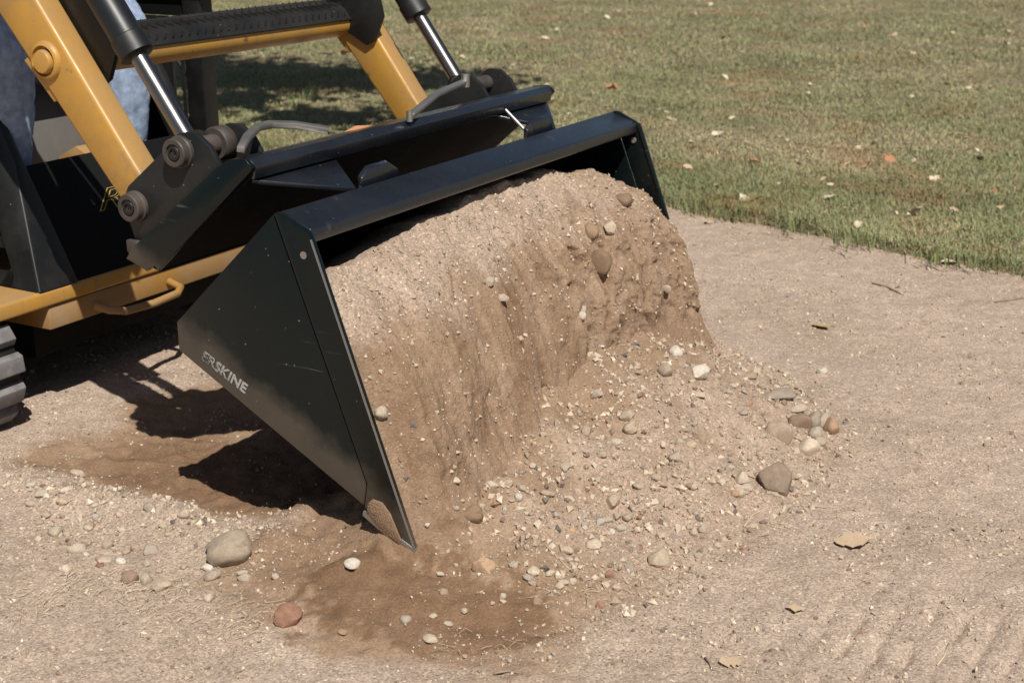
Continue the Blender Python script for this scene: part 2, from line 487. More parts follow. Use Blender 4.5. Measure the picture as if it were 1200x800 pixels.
def damp_mask(F, s):
    """freshly turned, still damp soil"""
    n = 0.05 * fbm(F * 8, s * 8, 3.1, 4, 0.6)
    a = sstep(0.04, 0.09, s + n * 0.5) * sstep(0.42, 0.3, s + n) * sstep(-0.66, -0.50, F + n) * sstep(0.2, 0.1, F)
    n_ = n + 0.035 * fbm(F * 34, s * 34, 3.7, 4)
    e = (F - 0.31 + n_) ** 2 / 0.21 ** 2 + (s + 0.085 + n_ - 0.12 * (F - 0.33)) ** 2 / 0.105 ** 2
    b = 0.95 * sstep(1.12, 0.82, e)
    c = 0.35 * sstep(0.16, 0.11, np.abs(s - 0.0 + n)) * sstep(-0.08, -0.02, F) * sstep(0.3, 0.2, F)
    pt = 0.55 + 0.6 * fbm(F * 13, s * 13, 6.6, 3)
    return np.clip(np.maximum(np.maximum(a * 0.85, b), c) * (0.72 + 0.28 * pt), 0, 1)
def ground_h(X, Y):
    F, s = to_fs(X, Y)
    z = 0.010 * fbm(X * 1.3, Y * 1.3, 0.3, 3) + 0.004 * fbm(X * 9, Y * 9, 5.0, 3) + 0.0022 * fbm(X * 45, Y * 45, 7.0, 3)
    soft = soil_mask(F, s)
    z = z + soft * (0.008 * fbm(X * 22, Y * 22, 9.0, 3) + 0.003 * fbm(X * 70, Y * 70, 11.0, 2))
    z = z + heap_h(F, s)
    # low windrow of gravel beside the scraped strip
    rl = s + 0.035 + 0.06 * (F + 0.3) ** 2 + 0.02 * fbm(F * 5, 1.7, 3.3, 2)
    z = z + 0.022 * np.exp(-(rl / 0.055) ** 2) * sstep(-1.0, -0.7, F) * sstep(0.12, -0.02, F) * (1 + 0.35 * fbm(F * 14, s * 14, 6.1, 3))
    # mud ridge by the cutting edge
    z = z + 0.035 * np.exp(-(((F + 0.02) / 0.11) ** 2 + ((s - 0.09) / 0.055) ** 2)) * (1 + 0.5 * fbm(F * 20, s * 20, 2.9, 3))
    # scraped hollow
    z = z - 0.020 * sstep(0.0, 0.1, s) * sstep(0.6, 0.4, s) * sstep(-0.75, -0.55, F) * sstep(0.05, -0.1, F)
    # prints of the track lugs on the open gravel
    pr = sstep(0.78, 0.9, F) * sstep(0.36, 0.26, s + 0.05 * fbm(F * 4, s * 4, 1.9, 2)) * sstep(-0.15, -0.05, s)
    ph = (F + 0.005 * fbm(F * 9, s * 9, 3.1, 2)) / 0.045
    z = z - 0.011 * pr * np.exp(-((ph - np.round(ph)) / 0.12) ** 2) * (0.6 + 0.9 * fbm(F * 12, s * 12, 2.1, 2))
    return z

def axis(lo, hi, step, far, grow=1.18):
    a = list(np.arange(lo, hi, step))
    d, x = step, hi
    while x < far: x += d; a.append(x); d *= grow
    d, x = step, lo
    b = []
    while x > -far: x -= d; b.append(x); d *= grow
    return np.array(b[::-1] + a)
ax = axis(-1.5, 1.95, 0.0075, 60); ay = axis(1.35, 4.75, 0.0075, 60)
X, Y = np.meshgrid(ax, ay)
Zg = ground_h(X, Y)
fade = sstep(3.0, 2.2, np.abs(X)) * sstep(6.5, 5.2, Y) * sstep(0.0, 0.8, Y)
Zg = Zg * fade
Fg, Sg = to_fs(X, Y)
nx, ny = len(ax), len(ay)
idx = np.arange(nx * ny).reshape(ny, nx)
quads = np.stack([idx[:-1, :-1], idx[:-1, 1:], idx[1:, 1:], idx[1:, :-1]], -1).reshape(-1, 4)
V = np.stack([X, Y, Zg], -1).reshape(-1, 3)
ground = np_mesh("ground", V, quads, EARTH, soil=(np.maximum(soil_mask(Fg, Sg), damp_mask(Fg, Sg)) * fade).ravel(), damp=(damp_mask(Fg, Sg) * fade).ravel(), smooth=True)
ground['kind'] = 'structure'

# ------------------------------------------------------------------ soil pouring out of the bucket
W = 1.22
def op_F(Z): return 0.066 + (0.491 - Z) * 0.3646
cr_s = [0.0, 0.02, 0.17, 0.37, 0.62, 0.80, 0.935, 1.06, 1.128, 1.18, 1.205, 1.229, 1.245]
cr_z = [0.415, 0.425, 0.437, 0.458, 0.475, 0.468, 0.455, 0.43, 0.401, 0.36, 0.32, 0.20, 0.10]
ns, nt_ = 380, 230
sv = np.linspace(0.004, 1.243, ns)
tt = np.linspace(0, 1, nt_)
S_, T_ = np.meshgrid(sv, tt, indexing='ij')
cl = sstep(1.24, 1.10, S_)
zc = np.interp(S_, cr_s, cr_z) - 0.020 * cl + 0.010 * fbm(S_ * 8, S_ * 0, 3.0, 4, 0.6)
tb = 0.22                                   # part of the sheet that lies in the bucket
zbot = -0.035
u = np.clip((T_ - tb) / (1 - tb), 0, 1)     # 0 at the crest, 1 at the toe
q = np.clip(1 - T_ / tb, 0, 1)              # 0 at the crest, 1 deep inside
Zs = np.where(T_ < tb, zc - 0.010 * q - 0.13 * q ** 2, zc + (zbot - zc) * u)
edge = sstep(0.0, 0.07, S_) * sstep(1.243, 1.16, S_)
slope = 0.062 * np.exp(-(u / 0.13) ** 1.3) * (0.35 + 0.65 * cl) * (0.5 + 0.5 * sstep(0.0, 0.08, S_))   # loose slope behind the lip
bul = edge * (0.020 + 0.024 * np.sin(np.pi * np.clip(u * 1.05, 0, 1)) + 0.020 * np.exp(-((S_ - 0.85) / 0.25) ** 2) * np.sin(np.pi * np.clip(u * 1.5, 0, 1)))
wob = 0.05 * fbm(S_ * 3, u * 2.5, 12.0, 3)
amp = sstep(0.06, 0.30, u)
streak = fbm((S_ + wob) * 8.0, u * 0.9, 1.0, 4, 0.55)
n1 = fbm((S_ + wob) * 6.5, u * 0.8 + 3, 21.0, 3, 0.5)
crack = np.exp(-(n1 / 0.055) ** 2) * sstep(-0.05, 0.25, fbm(S_ * 4, u * 3.5, 22.0, 2))
n2 = fbm((S_ + wob) * 13, u * 1.6, 23.0, 3, 0.5)
crack2 = np.exp(-(n2 / 0.06) ** 2) * sstep(0.0, 0.3, fbm(S_ * 7, u * 5, 24.0, 2))
fine = fbm(S_ * 55, u * 20, 2.0, 4, 0.6)
lump = fbm(S_ * 14, u * 7, 6.0, 4, 0.6)
rocky = sstep(0.45, 0.75, S_) * sstep(0.75, 0.45, u)
pit = sstep(0.30, 0.62, fbm(S_ * 17, u * 9, 31.0, 3))
pm = sstep(-0.15, 0.45, fbm(S_ * 3.2, u * 2.2, 51.0, 3))
low = 1 - 0.75 * sstep(0.62, 0.85, u)
st2 = fbm((S_ + wob * 0.6) * 24, u * 1.2, 41.0, 3, 0.5)
st3 = fbm((S_ + wob * 0.4) * 62, u * 2.6, 42.0, 2, 0.5)
bul = bul + edge * (low * amp * (0.015 * streak - 0.014 * crack - 0.005 * crack2) + amp * ((0.0018 + 0.0075 * pm) * st2 + 0.0026 * st3) + 0.050 * sstep(0.62, 1.0, u) ** 1.5 + 0.0018 * fine + 0.003 * lump + rocky * (0.010 * lump - 0.008 * pit)) - 0.004
Fs = np.where(T_ < tb, op_F(zc) - slope - 0.22 * q, op_F(Zs) - slope) + bul
Zs = Zs + (0.006 * lump + 0.002 * fine) * (1 - amp)
V = np.stack([P0.x + FV.x * Fs + SV.x * S_, P0.y + FV.y * Fs + SV.y * S_, Zs + GZ], -1).reshape(-1, 3)
idx = np.arange(ns * nt_).reshape(ns, nt_)
lq = np.stack([idx[:-1, :-1], idx[1:, :-1], idx[1:, 1:], idx[:-1, 1:]], -1).reshape(-1, 4)
lmask = np.clip(0.92 - 0.75 * (1 - sstep(0.08, 0.30, u + 0.12 * fbm(S_ * 6, u * 5, 7.0, 3))) * sstep(1.15, 0.6, S_ + 0.3 * fbm(S_ * 6, u * 5, 9.0, 3)) + 0.15 * streak, 0, 1)
ldark = np.clip(0.9 * np.clip(-st2, 0, 1) * amp * (0.4 + 0.6 * pm) + 0.5 * np.clip(-st3, 0, 1) * amp + 0.45 * crack * amp + 0.35 * pit * rocky + 0.25 * np.clip(-streak, 0, 1) + 0.35 * sstep(0.09, 0.0, S_) * sstep(0.3, 0.6, u) * (0.5 + fbm(S_ * 20, u * 9, 5.0, 3)), 0, 0.7)  # darkens streak grooves, cracks and pits of the poured soil
soil_load = np_mesh("poured_soil", V, lq, EARTH, soil=lmask.ravel(), damp=ldark.ravel(), smooth=True)
tag(soil_load, "brown soil pouring out of the black bucket in a streaked curtain", "soil", kind='stuff')

BV_G = BVHTree.FromPolygons([tuple(v) for v in np.stack([X, Y, Zg], -1).reshape(-1, 3)], [tuple(q_) for q_ in quads.tolist()])
BV_L = BVHTree.FromPolygons([tuple(v) for v in V.tolist()], [tuple(q_) for q_ in lq.tolist()])
CAMP = Vector((0, 0, CAM_H))
cR = Vector((1, 0, 0)); cU = Vector((0, math.sin(PITCH), math.cos(PITCH))); cF = Vector((0, math.cos(PITCH), -math.sin(PITCH)))
def at(u_, v_):
    """point of the earth surface seen at photograph pixel (u, v), its normal and the metres per pixel there"""
    d = (cR * (u_ - 600) + cU * (400 - v_) + cF * FPX).normalized()
    best = None
    for bv in (BV_G, BV_L):
        hit = bv.ray_cast(CAMP, d)
        if hit[0] is not None and (best is None or hit[3] < best[3]): best = hit
    p, n = best[0], best[1]
    if n.z < -0.2: n = -n
    return p, n, (p - CAMP).dot(cF) / FPX

exec_after = []

# ================================================================== BUCKET
O3 = (P0.x, P0.y, GZ)
bucket = thing("bucket", "black steel loader bucket tipped forward with soil pouring over its edge", "bucket", O3, ROT)
Tb, SH, TIP, HT, HB = (0.0, 0.518), (0.066, 0.491), (0.245, 0.0), (-0.219, 0.309), (-0.218, 0.260)
for k, (s0, s1) in enumerate(((0.0, 0.009), (W - 0.009, W))):
    part("side_plate", BLKB, bucket, lambda bm: add_prism(bm, [(-0.003, 0.516), (0.157, 0.098), (0.150, 0.058), HB, HT], s0, s1), 0.0012)
    def cut(bm):
        add_prism(bm, [(0.000, 0.519), (0.012, 0.5185), (0.064, 0.4945), (0.069, 0.486), (0.2465, 0.004), (0.232, -0.002), (0.1545, 0.056), (0.1605, 0.098)], s0 - 0.003 if k == 0 else s0, s1 if k == 0 else s1 + 0.003)
    part("side_cutter", BLKB, bucket, cut, 0.0015)
    def hole(bm): add_lathe_s(bm, 0.0545, 0.458, [(s0 - 0.0035, 0.0062), (s1 + 0.0035, 0.0062)], 16)
    part("bolt_hole", STEEL if k == 0 else GREY, bucket, hole)
part("worn_edge", STEEL, bucket, lambda bm: add_prism(bm, [(0.0685, 0.484), (0.2455, 0.006), (0.2475, 0.006), (0.0703, 0.4845)], -0.0038, -0.0005))
wb = part("weld_bead", BLKB, bucket, lambda bm: add_tube(bm, [(0.052 + 0.014 * i / 9 if i < 10 else 0.066 + (i - 9) * 0.0036, W - 0.0095, 0.5005 - 0.013 * i / 9 if i < 10 else 0.4875 - (i - 9) * 0.0096) for i in range(24)], [0.0042 if i % 2 else 0.0026 for i in range(24)], 8), smooth=True)
part("back_plate", SHADED_BLK, bucket, lambda bm: add_prism(bm, [(0.0, 0.512), (-0.214, 0.305), (-0.212, 0.266), (-0.205, 0.266), (-0.206, 0.300), (0.008, 0.507)], 0.0092, W - 0.0092))
def floor_(bm): add_prism(bm, [(-0.217, 0.2605), (0.16, 0.052), (0.164, 0.058), (-0.213, 0.267)], 0.0092, W - 0.0092)
part("floor_plate", BLKB, bucket, floor_)
def edge_(bm): add_prism(bm, [(0.152, 0.050), (0.150, 0.041), (0.234, -0.008), (0.2475, -0.001), (0.244, 0.008)], -0.004, W + 0.004)
part("cutting_edge", STEEL, bucket, edge_, 0.001)
def clod(bm):
    pts = [(0.163, 0.066), (0.172, 0.075), (0.19, 0.073), (0.205, 0.057), (0.214, 0.038), (0.225, 0.016), (0.222, 0.008), (0.19, 0.022), (0.160, 0.050)]
    add_prism(bm, pts, -0.0065, -0.0028)
mp = part("mud_patch", EARTH, bucket, clod, 0.0015)
mp.data.attributes.new("damp", 'FLOAT', 'POINT').data.foreach_set("value", [0.35] * len(mp.data.vertices))
mp.data.attributes.new("soil", 'FLOAT', 'POINT').data.foreach_set("value", [1.0] * len(mp.data.vertices))
def bar(bm): add_prism(bm, [(0.001, 0.5185), (0.0605, 0.4972), (0.0640, 0.4800), (0.0630, 0.4755), (0.0585, 0.4755), (0.045, 0.491), (0.0, 0.507), (-0.006, 0.511)], 0.0095, W - 0.0095)
part("top_bar", BLK, bucket, bar, 0.004, seg=3)
for mir in (0, 1):
    def mm(s): return W - s if mir else s
    def ear(bm):
        zz = lambda F: 0.507 - 0.287 / 0.958 * F
        pts = [(F, mm(s), zz(F)) for F, s in ((-0.120, 0.095), (-0.137, 0.30), (-0.125, 0.328), (-0.02, 0.245))]
        add_slab(bm, pts, (0, 0, -0.008))
    part("gusset_plate", BLK, bucket, ear, 0.001)
    def hook(bm):
        pts = [(-0.018, mm(s), z) for s, z in ((0.262, 0.505), (0.262, 0.526), (0.285, 0.540), (0.345, 0.540), (0.372, 0.525), (0.372, 0.505))]
        add_slab(bm, pts, (-0.010, 0, 0.004))
    part("hook_lug", BLK, bucket, hook, 0.0015)
me = text_mesh("ERSKINE", 0.0250, 0.0006)
lt = link("lettering", me, DECALW, bucket)
xs = [v.co.x for v in me.vertices]
sx = 0.100 / (max(xs) - min(xs))
ang = math.radians(-27.0)
# text plane: x along the lower edge of the side plate, y up, facing -s
lt.matrix_local = Matrix.Translation((-0.171, -0.0006, 0.253)) @ Matrix.Rotation(-ang, 4, 'Y') @ Matrix.Rotation(math.pi / 2, 4, 'X') @ Matrix.Diagonal((sx, 1, 1, 1))

# ================================================================== LOADER
loader = thing("track_loader", "yellow and black compact track loader tipping its bucket", "loader", O3, ROT)
ARM_S = ((0.115, 0.170), (1.015, 1.072))
for s0, s1 in ARM_S:
    def arm(bm):
        add_prism(bm, [(-0.372, 0.442), (-0.352, 0.478), (-0.412, 0.557), (-0.60, 0.812), (-0.93, 1.26), (-1.05, 1.32), (-1.9, 1.32), (-1.9, 1.22), (-1.09, 1.215), (-1.02, 1.18), (-0.695, 0.780), (-0.451, 0.486), (-0.41, 0.440)], s0, s1)
    a = part("lift_arm", YEL, loader, arm, 0.008, seg=3)
    out = s0 if s0 < 0.5 else s1
    sg = -1 if s0 < 0.5 else 1
    part("pivot_ring", YEL, a, lambda bm: add_lathe_s(bm, -0.588, 0.707, [(out - sg * 0.004, 0.036), (out + sg * 0.004, 0.035), (out + sg * 0.008, 0.031), (out + sg * 0.009, 0.0275), (out + sg * 0.003, 0.0255), (out - sg * 0.004, 0.0255)], 28), smooth=True)
    part("pivot_cap", YEL, a, lambda bm: add_lathe_s(bm, -0.588, 0.706, [(out - sg * 0.003, 0.0215), (out + sg * 0.010, 0.0215), (out + sg * 0.014, 0.019), (out + sg * 0.015, 0.012)], 24), smooth=True)
    part("weld_tab", YEL, a, lambda bm: add_prism(bm, [(-0.648, 0.704), (-0.630, 0.716), (-0.568, 0.640), (-0.583, 0.634)], s0 + 0.004, s0 + 0.016), 0.001)
    # black bracket that carries the cylinder, welded to the tube and the inner face of the arm
    i0, i1 = (s1 + 0.001, s1 + 0.012) if s0 < 0.5 else (s0 - 0.012, s0 - 0.001)
    part("cylinder_bracket", BLKD, loader, lambda bm: add_prism(bm, [(-0.628, 0.712), (-0.66, 0.90), (-0.52, 0.90), (-0.475, 0.722), (-0.497, 0.672), (-0.522, 0.656)], i0, i1), 0.002)
part("torsion_tube", YEL, loader, lambda bm: add_tube(bm, [(-0.596, 0.169, 0.703), (-0.596, 1.016, 0.703)], 0.031, 28), smooth=True)
def tread(bm):
    pr = [(-0.560, 0.713), (-0.580, 0.737), (-0.600, 0.748), (-0.668, 0.750), (-0.668, 0.745), (-0.601, 0.743), (-0.584, 0.733), (-0.5645, 0.710)]
    add_prism(bm, pr, 0.20, 1.010)
tp = part("step_plate", BLKD, loader, tread)
def lugs(bm):
    for row, (F, Z, tx) in enumerate(((-0.570, 0.7265, -0.9), (-0.591, 0.7445, -0.4), (-0.612, 0.7495, 0.0), (-0.632, 0.7500, 0.0), (-0.652, 0.7505, 0.0))):
        for k in range(34):
            s = 0.214 + k * 0.0235 + (row % 2) * 0.0118
            d = 0.008 if row % 2 else -0.008
            ct, st = math.cos(tx), math.sin(tx)
            q_ = []
            for (a_, b_) in ((-1, -0.25), (1, -0.25), (1, 0.25), (-1, 0.25)):
                x_ = a_ * 0.0075; y_ = a_ * d + b_ * 0.006
                q_.append((F + x_ * ct, s + y_, Z + x_ * st))
            n_ = Vector((-st, 0, ct)) * 0.0035
            lo = [bm.verts.new(p) for p in q_]
            c_ = sum((Vector(p) for p in q_), Vector()) / 4
            hi = [bm.verts.new(c_ + (Vector(p) - c_) * 0.6 + n_) for p in q_]
            bm.faces.new(hi)
            for i in range(4): bm.faces.new((lo[i], lo[(i + 1) % 4], hi[(i + 1) % 4], hi[i]))
part("tread_lugs", BLKD, tp, lugs)['kind'] = 'stuff'

# hydraulic tilt cylinders
for s in (0.150, 1.043):
    pin = Vector((-0.293, s, 0.572)); dirv = Vector((-0.205, 0, 0.281)).normalized()
    def P(d, o=0.0): return tuple(pin + dirv * d)
    cyl = part("tilt_cylinder", BLKC, loader, lambda bm: add_tube(bm, [P(0.192), P(0.1925), P(0.62), P(0.63)], [0.026, 0.029, 0.029, 0.025], 28), smooth=True)
    part("cylinder_gland", BLKD, cyl, lambda bm: add_tube(bm, [P(0.186), P(0.188), P(0.222), P(0.224)], [0.028, 0.0315, 0.0315, 0.0295], 28), smooth=True)
    part("piston_rod", CHROME, cyl, lambda bm: add_tube(bm, [P(0.02), P(0.30)], 0.0158, 24), smooth=True)
    part("rod_eye", BLKD, cyl, lambda bm: add_lathe_s(bm, pin.x, pin.z, [(s - 0.022, 0.026), (s - 0.020, 0.029), (s + 0.020, 0.029), (s + 0.022, 0.026)], 24), smooth=True)
    part("weld_port", BLK, cyl, lambda bm: add_tube(bm, [P(0.30), tuple(Vector(P(0.30)) + Vector((0.012, -0.0, 0.05)))], 0.012, 12), smooth=True)
# quick attach: two brackets with pins, end caps, flange and face plate
def obr(bm, s0, s1):
    add_prism(bm, [(-0.183, 0.556), (-0.205, 0.590), (-0.232, 0.609), (-0.262, 0.609), (-0.300, 0.580), (-0.395, 0.505), (-0.408, 0.480), (-0.404, 0.455), (-0.392, 0.425), (-0.384, 0.398)], s0, s1)
def bracket(s_out, s_in, sg):
    # sg -1: outer face towards -s
    br = part("pin_bracket", BLKD, loader, lambda bm: obr(bm, *sorted((s_out, s_out - sg * 0.011))), 0.0015)
    part("pin_bracket", BLKD, loader, lambda bm: obr(bm, *sorted((s_in, s_in - sg * 0.011))), 0.0015)
    for cFp, cZp in ((-0.266, 0.577), (-0.378, 0.472)):
        def boss(bm):
            o = s_out
            add_lathe_s(bm, cFp, cZp, [(o - sg * 0.004, 0.0275), (o + sg * 0.006, 0.0275), (o + sg * 0.008, 0.0255), (o + sg * 0.020, 0.0245), (o + sg * 0.022, 0.0225), (o + sg * 0.022, 0.0155), (o + sg * 0.018, 0.0150)], 28)
        b_ = part("pivot_boss", RUST, br, boss, smooth=True)
        def bolt(bm):
            o = s_out
            add_lathe_s(bm, cFp, cZp, [(o + sg * 0.016, 0.0125), (o + sg * 0.0205, 0.0125), (o + sg * 0.0215, 0.0115), (o + sg * 0.0215, 0.0075), (o + sg * 0.0165, 0.0070), (o + sg * 0.0165, 0.0035), (o + sg * 0.0190, 0.0030)], 18)
        part("pin_bolt", BLKD, b_, bolt, smooth=True)
        part("pivot_pin", RUST, br, lambda bm: add_lathe_s(bm, cFp, cZp, [(min(s_out, s_in), 0.018), (max(s_out, s_in), 0.018)], 20), smooth=True)
    # wide boss between the rod eye and the inner bracket
    def collar(bm):
        lo_, hi_ = sorted((s_in - sg * 0.000, s_in + sg * 0.030))
        add_lathe_s(bm, -0.266, 0.577, [(lo_, 0.027), (lo_ + 0.004, 0.030), (hi_ - 0.004, 0.030), (hi_, 0.027)], 26)
    part("pin_collar", RUST, br, collar, smooth=True)
    part("pin_retainer", RUST, br, lambda bm: add_prism(bm, [(-0.398, 0.412), (-0.372, 0.412), (-0.364, 0.380), (-0.384, 0.376), (-0.398, 0.392)], *sorted((s_out + sg * 0.001, s_out + sg * 0.012))), 0.002)
bracket(0.092, 0.205, -1)
bracket(1.115, 0.990, 1)
capP = [(-0.183, 0.558), (-0.155, 0.575), (-0.118, 0.5785), (-0.104, 0.566), (-0.108, 0.560), (-0.326, 0.365), (-0.334, 0.373), (-0.353, 0.361), (-0.366, 0.367), (-0.399, 0.378), (-0.385, 0.398)]
for s0, s1 in ((0.078, 0.088), (1.122, 1.132)):
    part("end_cap", BLKB, loader, lambda bm: add_prism(bm, capP, s0, s1), 0.0015)
def flange(bm): add_prism(bm, [(-0.158, 0.574), (-0.118, 0.5775), (-0.1055, 0.567), (-0.110, 0.545), (-0.1165, 0.545), (-0.115, 0.562), (-0.122, 0.5685), (-0.158, 0.566)], 0.0885, 1.1215)
part("top_flange", BLK, loader, flange, 0.0015)
def facep(bm): add_prism(bm, [(-0.112, 0.552), (-0.326, 0.3655), (-0.332, 0.372), (-0.118, 0.5585)], 0.0885, 1.1215)
part("face_plate", SHADED_BLK, loader, facep)
def bflange(bm): add_prism(bm, [(-0.330, 0.368), (-0.392, 0.384), (-0.394, 0.378), (-0.330, 0.361)], 0.0885, 1.1215)
part("bottom_flange", SHADED_BLK, loader, bflange)
# locking levers on the quick attach
def lever1(bm):
    path = [(-0.150, 0.115, 0.592), (-0.170, 0.15, 0.607), (-0.187, 0.205, 0.612), (-0.178, 0.262, 0.606), (-0.150, 0.305, 0.596), (-0.125, 0.325, 0.588)]
    w_ = Vector((0, 0, 0.016))
    for i in range(len(path) - 1):
        a, b = Vector(path[i]), Vector(path[i + 1])
        t = Vector((0.006, 0.002, 0))
        vs = [bm.verts.new(p) for p in (a - t, b - t, b + t, a + t)]
        us = [bm.verts.new(p + w_) for p in (a - t, b - t, b + t, a + t)]
        bm.faces.new(vs[::-1]); bm.faces.new(us)
        for k in range(4): bm.faces.new((vs[k], vs[(k + 1) % 4], us[(k + 1) % 4], us[k]))
def lever_mesh(bm, path, wid, thick):
    """flat bent bar; wid along up-ish, thick sideways"""
    path = [Vector(p) for p in path]
    rings = []
    for i, p in enumerate(path):
        d = (path[min(i + 1, len(path) - 1)] - path[max(i - 1, 0)]).normalized()
        up = Vector((0.25, -0.15, 1)).normalized()
        x = d.cross(up).normalized(); y = x.cross(d).normalized()
        rings.append([bm.verts.new(p + x * a * thick + y * b * wid) for a, b in ((-1, -1), (1, -1), (1, 1), (-1, 1))])
    for r0, r1 in zip(rings, rings[1:]):
        for k in range(4): bm.faces.new((r0[k], r0[(k + 1) % 4], r1[(k + 1) % 4], r1[k]))
    bm.faces.new(rings[0][::-1]); bm.faces.new(rings[-1])
part("lock_lever", STEEL, loader, lambda bm: lever_mesh(bm, [(-0.135, 0.088, 0.592), (-0.160, 0.135, 0.603), (-0.185, 0.195, 0.610), (-0.190, 0.235, 0.609), (-0.170, 0.280, 0.603), (-0.128, 0.318, 0.592)], 0.0055, 0.0065), 0.0012)
part("lock_lever", STEEL, loader, lambda bm: lever_mesh(bm, [(-0.104, 0.548, 0.590), (-0.150, 0.71, 0.606), (-0.200, 0.900, 0.606)], 0.0045, 0.0065), 0.0012)
part("lever_pin", STEEL, loader, lambda bm: add_tube(bm, [(-0.20, 0.905, 0.595), (-0.20, 0.905, 0.622)], 0.009, 14), smooth=True)
part("lever_pin", STEEL, loader, lambda bm: add_tube(bm, [(-0.106, 0.545, 0.578), (-0.106, 0.545, 0.598)], 0.006, 12), smooth=True)
part("lock_pin", STEEL, loader, lambda bm: add_tube(bm, [(-0.108, 0.915, 0.552), (-0.058, 0.915, 0.510)], 0.0035, 12), smooth=True)
part("hydraulic_hose", COPPER, loader, lambda bm: add_tube(bm, [(-0.19, 0.36, 0.535), (-0.165, 0.40, 0.563), (-0.155, 0.44, 0.575), (-0.155, 0.49, 0.569), (-0.17, 0.55, 0.54)], 0.006, 10), smooth=True)

# hoses by the near cylinder
for off in (0.0, 0.028):
    part("hydraulic_hose", HOSE, loader, lambda bm: add_tube(bm, [(-0.458, 0.152 + off, 0.862), (-0.452, 0.165 + off, 0.893), (-0.49, 0.195 + off, 0.915), (-0.58, 0.22 + off, 0.90), (-0.68, 0.225 + off, 0.92), (-0.85, 0.23 + off, 1.10)], 0.011, 12), smooth=True)

# --- chassis
part("chassis_frame", YELD, loader, lambda bm: add_box(bm, -2.05, -0.826, 0.279, 0.945, 0.128, 0.178), 0.004)
part("front_beam", YEL, loader, lambda bm: add_box(bm, -1.02, -0.82, -0.06, 1.28, 0.180, 0.214), 0.006, seg=3)
part("belly_pan", SHADED_BLK, loader, lambda bm: add_box(bm, -2.0, -0.90, 0.30, 0.92, 0.05, 0.127))
lp = [(-0.822, 0.405, 0.150), (-0.790, 0.412, 0.143), (-0.770, 0.440, 0.137), (-0.765, 0.52, 0.135), (-0.770, 0.60, 0.137), (-0.785, 0.628, 0.142), (-0.822, 0.632, 0.150)]
part("tie_down_loop", YELD, loader, lambda bm: add_tube(bm, lp, 0.0085, 12), smooth=True)
lean = -0.534
def lf(Z): return -0.822 + lean * (Z - 0.214)
# leaning front panel
def fpanel(bm):
    add_slab(bm, [(lf(0.2145), 0.340, 0.2145), (lf(0.2145), 0.90, 0.2145), (lf(0.446), 0.90, 0.446), (lf(0.446), 0.340, 0.446)], (-0.02, 0, -0.010))
fp = part("front_panel", SHADED_BLK, loader, fpanel, 0.003)
me = text_mesh("R", 0.066, 0.0, 0.0009)
r_ = link("decal_letter", me, DECALY, fp)
nrm = Vector((1, 0, -lean)).normalized(); upv = Vector((lean, 0, 1)).normalized(); xv = Vector((0, 1, 0))
sh_ = Matrix(((1.9, 1.05, 0, 0), (0, 1, 0, 0), (0, 0, 1, 0), (0, 0, 0, 1)))
Mx = Matrix((xv.to_4d(), upv.to_4d(), nrm.to_4d(), (0, 0, 0, 1))).transposed()
for i in range(3): Mx[3][i] = 0
dp = Vector((lf(0.330), 0.492, 0.330)) + nrm * 0.0008
r_.data.transform(Mx @ sh_)
r_.location = dp
# leaning posts either side of the footwell
for mir in (0, 1):
    def mm(s): return W - s if mir else s
    def post(bm):
        Zt = 0.95
        lo = [(lf(0.2145) + 0.004, mm(0.254), 0.2145), (lf(0.2145) + 0.004, mm(0.361), 0.2145), (lf(0.2145) - 0.06, mm(0.361), 0.2145), (lf(0.2145) - 0.06, mm(0.254), 0.2145)]
        hi = [(lf(0.46) + 0.004, mm(0.340), 0.46), (lf(0.46) + 0.004, mm(0.363), 0.46), (lf(0.46) - 0.06, mm(0.363), 0.46), (lf(0.46) - 0.06, mm(0.30), 0.46)]
        tp_ = [(lf(Zt) + 0.004, mm(0.340), Zt), (lf(Zt) + 0.004, mm(0.363), Zt), (lf(Zt) - 0.06, mm(0.363), Zt), (lf(Zt) - 0.06, mm(0.30), Zt)]
        R_ = [[bm.verts.new(p) for p in q_] for q_ in (lo, hi, tp_)]
        for r0, r1 in zip(R_, R_[1:]):
            for k in range(4): bm.faces.new((r0[k], r0[(k + 1) % 4], r1[(k + 1) % 4], r1[k]))
        bm.faces.new(R_[0][::-1]); bm.faces.new(R_[-1])
    part("front_post", BLKD, loader, post, 0.003)
# slotted side panel on the near side
def sp(Z): return 0.252 + 0.371 * (Z - 0.2145)
def spl(name, mat, pts):
    part(name, mat, loader, lambda bm: add_slab(bm, [(F, sp(Z), Z) for F, Z in pts], (0, 0.006, -0.002)))
spl("side_panel", BLKD, [(-0.826, 0.216), (-0.955, 0.462), (-0.985, 0.456), (-0.905, 0.262), (-0.93, 0.218)])
for (za, zb) in ((0.462, 0.440), (0.410, 0.397), (0.361, 0.345), (0.303, 0.288), (0.246, 0.217)):
    xf = -0.905 - (za - 0.262) * 0.40
    spl("side_slat", BLKD, [(xf + 0.002, za), (xf + 0.002, zb), (-1.25, zb + 0.012), (-1.25, za + 0.012)])
part("inner_panel", SHADED_BLK, loader, lambda bm: add_box(bm, -1.30, -0.98, 0.352, 0.358, 0.29, 0.44))
part("side_panel", SHADED_BLK, loader, lambda bm: add_prism(bm, [(lf(0.49) - 0.02, 0.49), (lf(0.95) - 0.02, 0.95), (-1.65, 0.95), (-1.65, 0.50)], 0.345, 0.351))
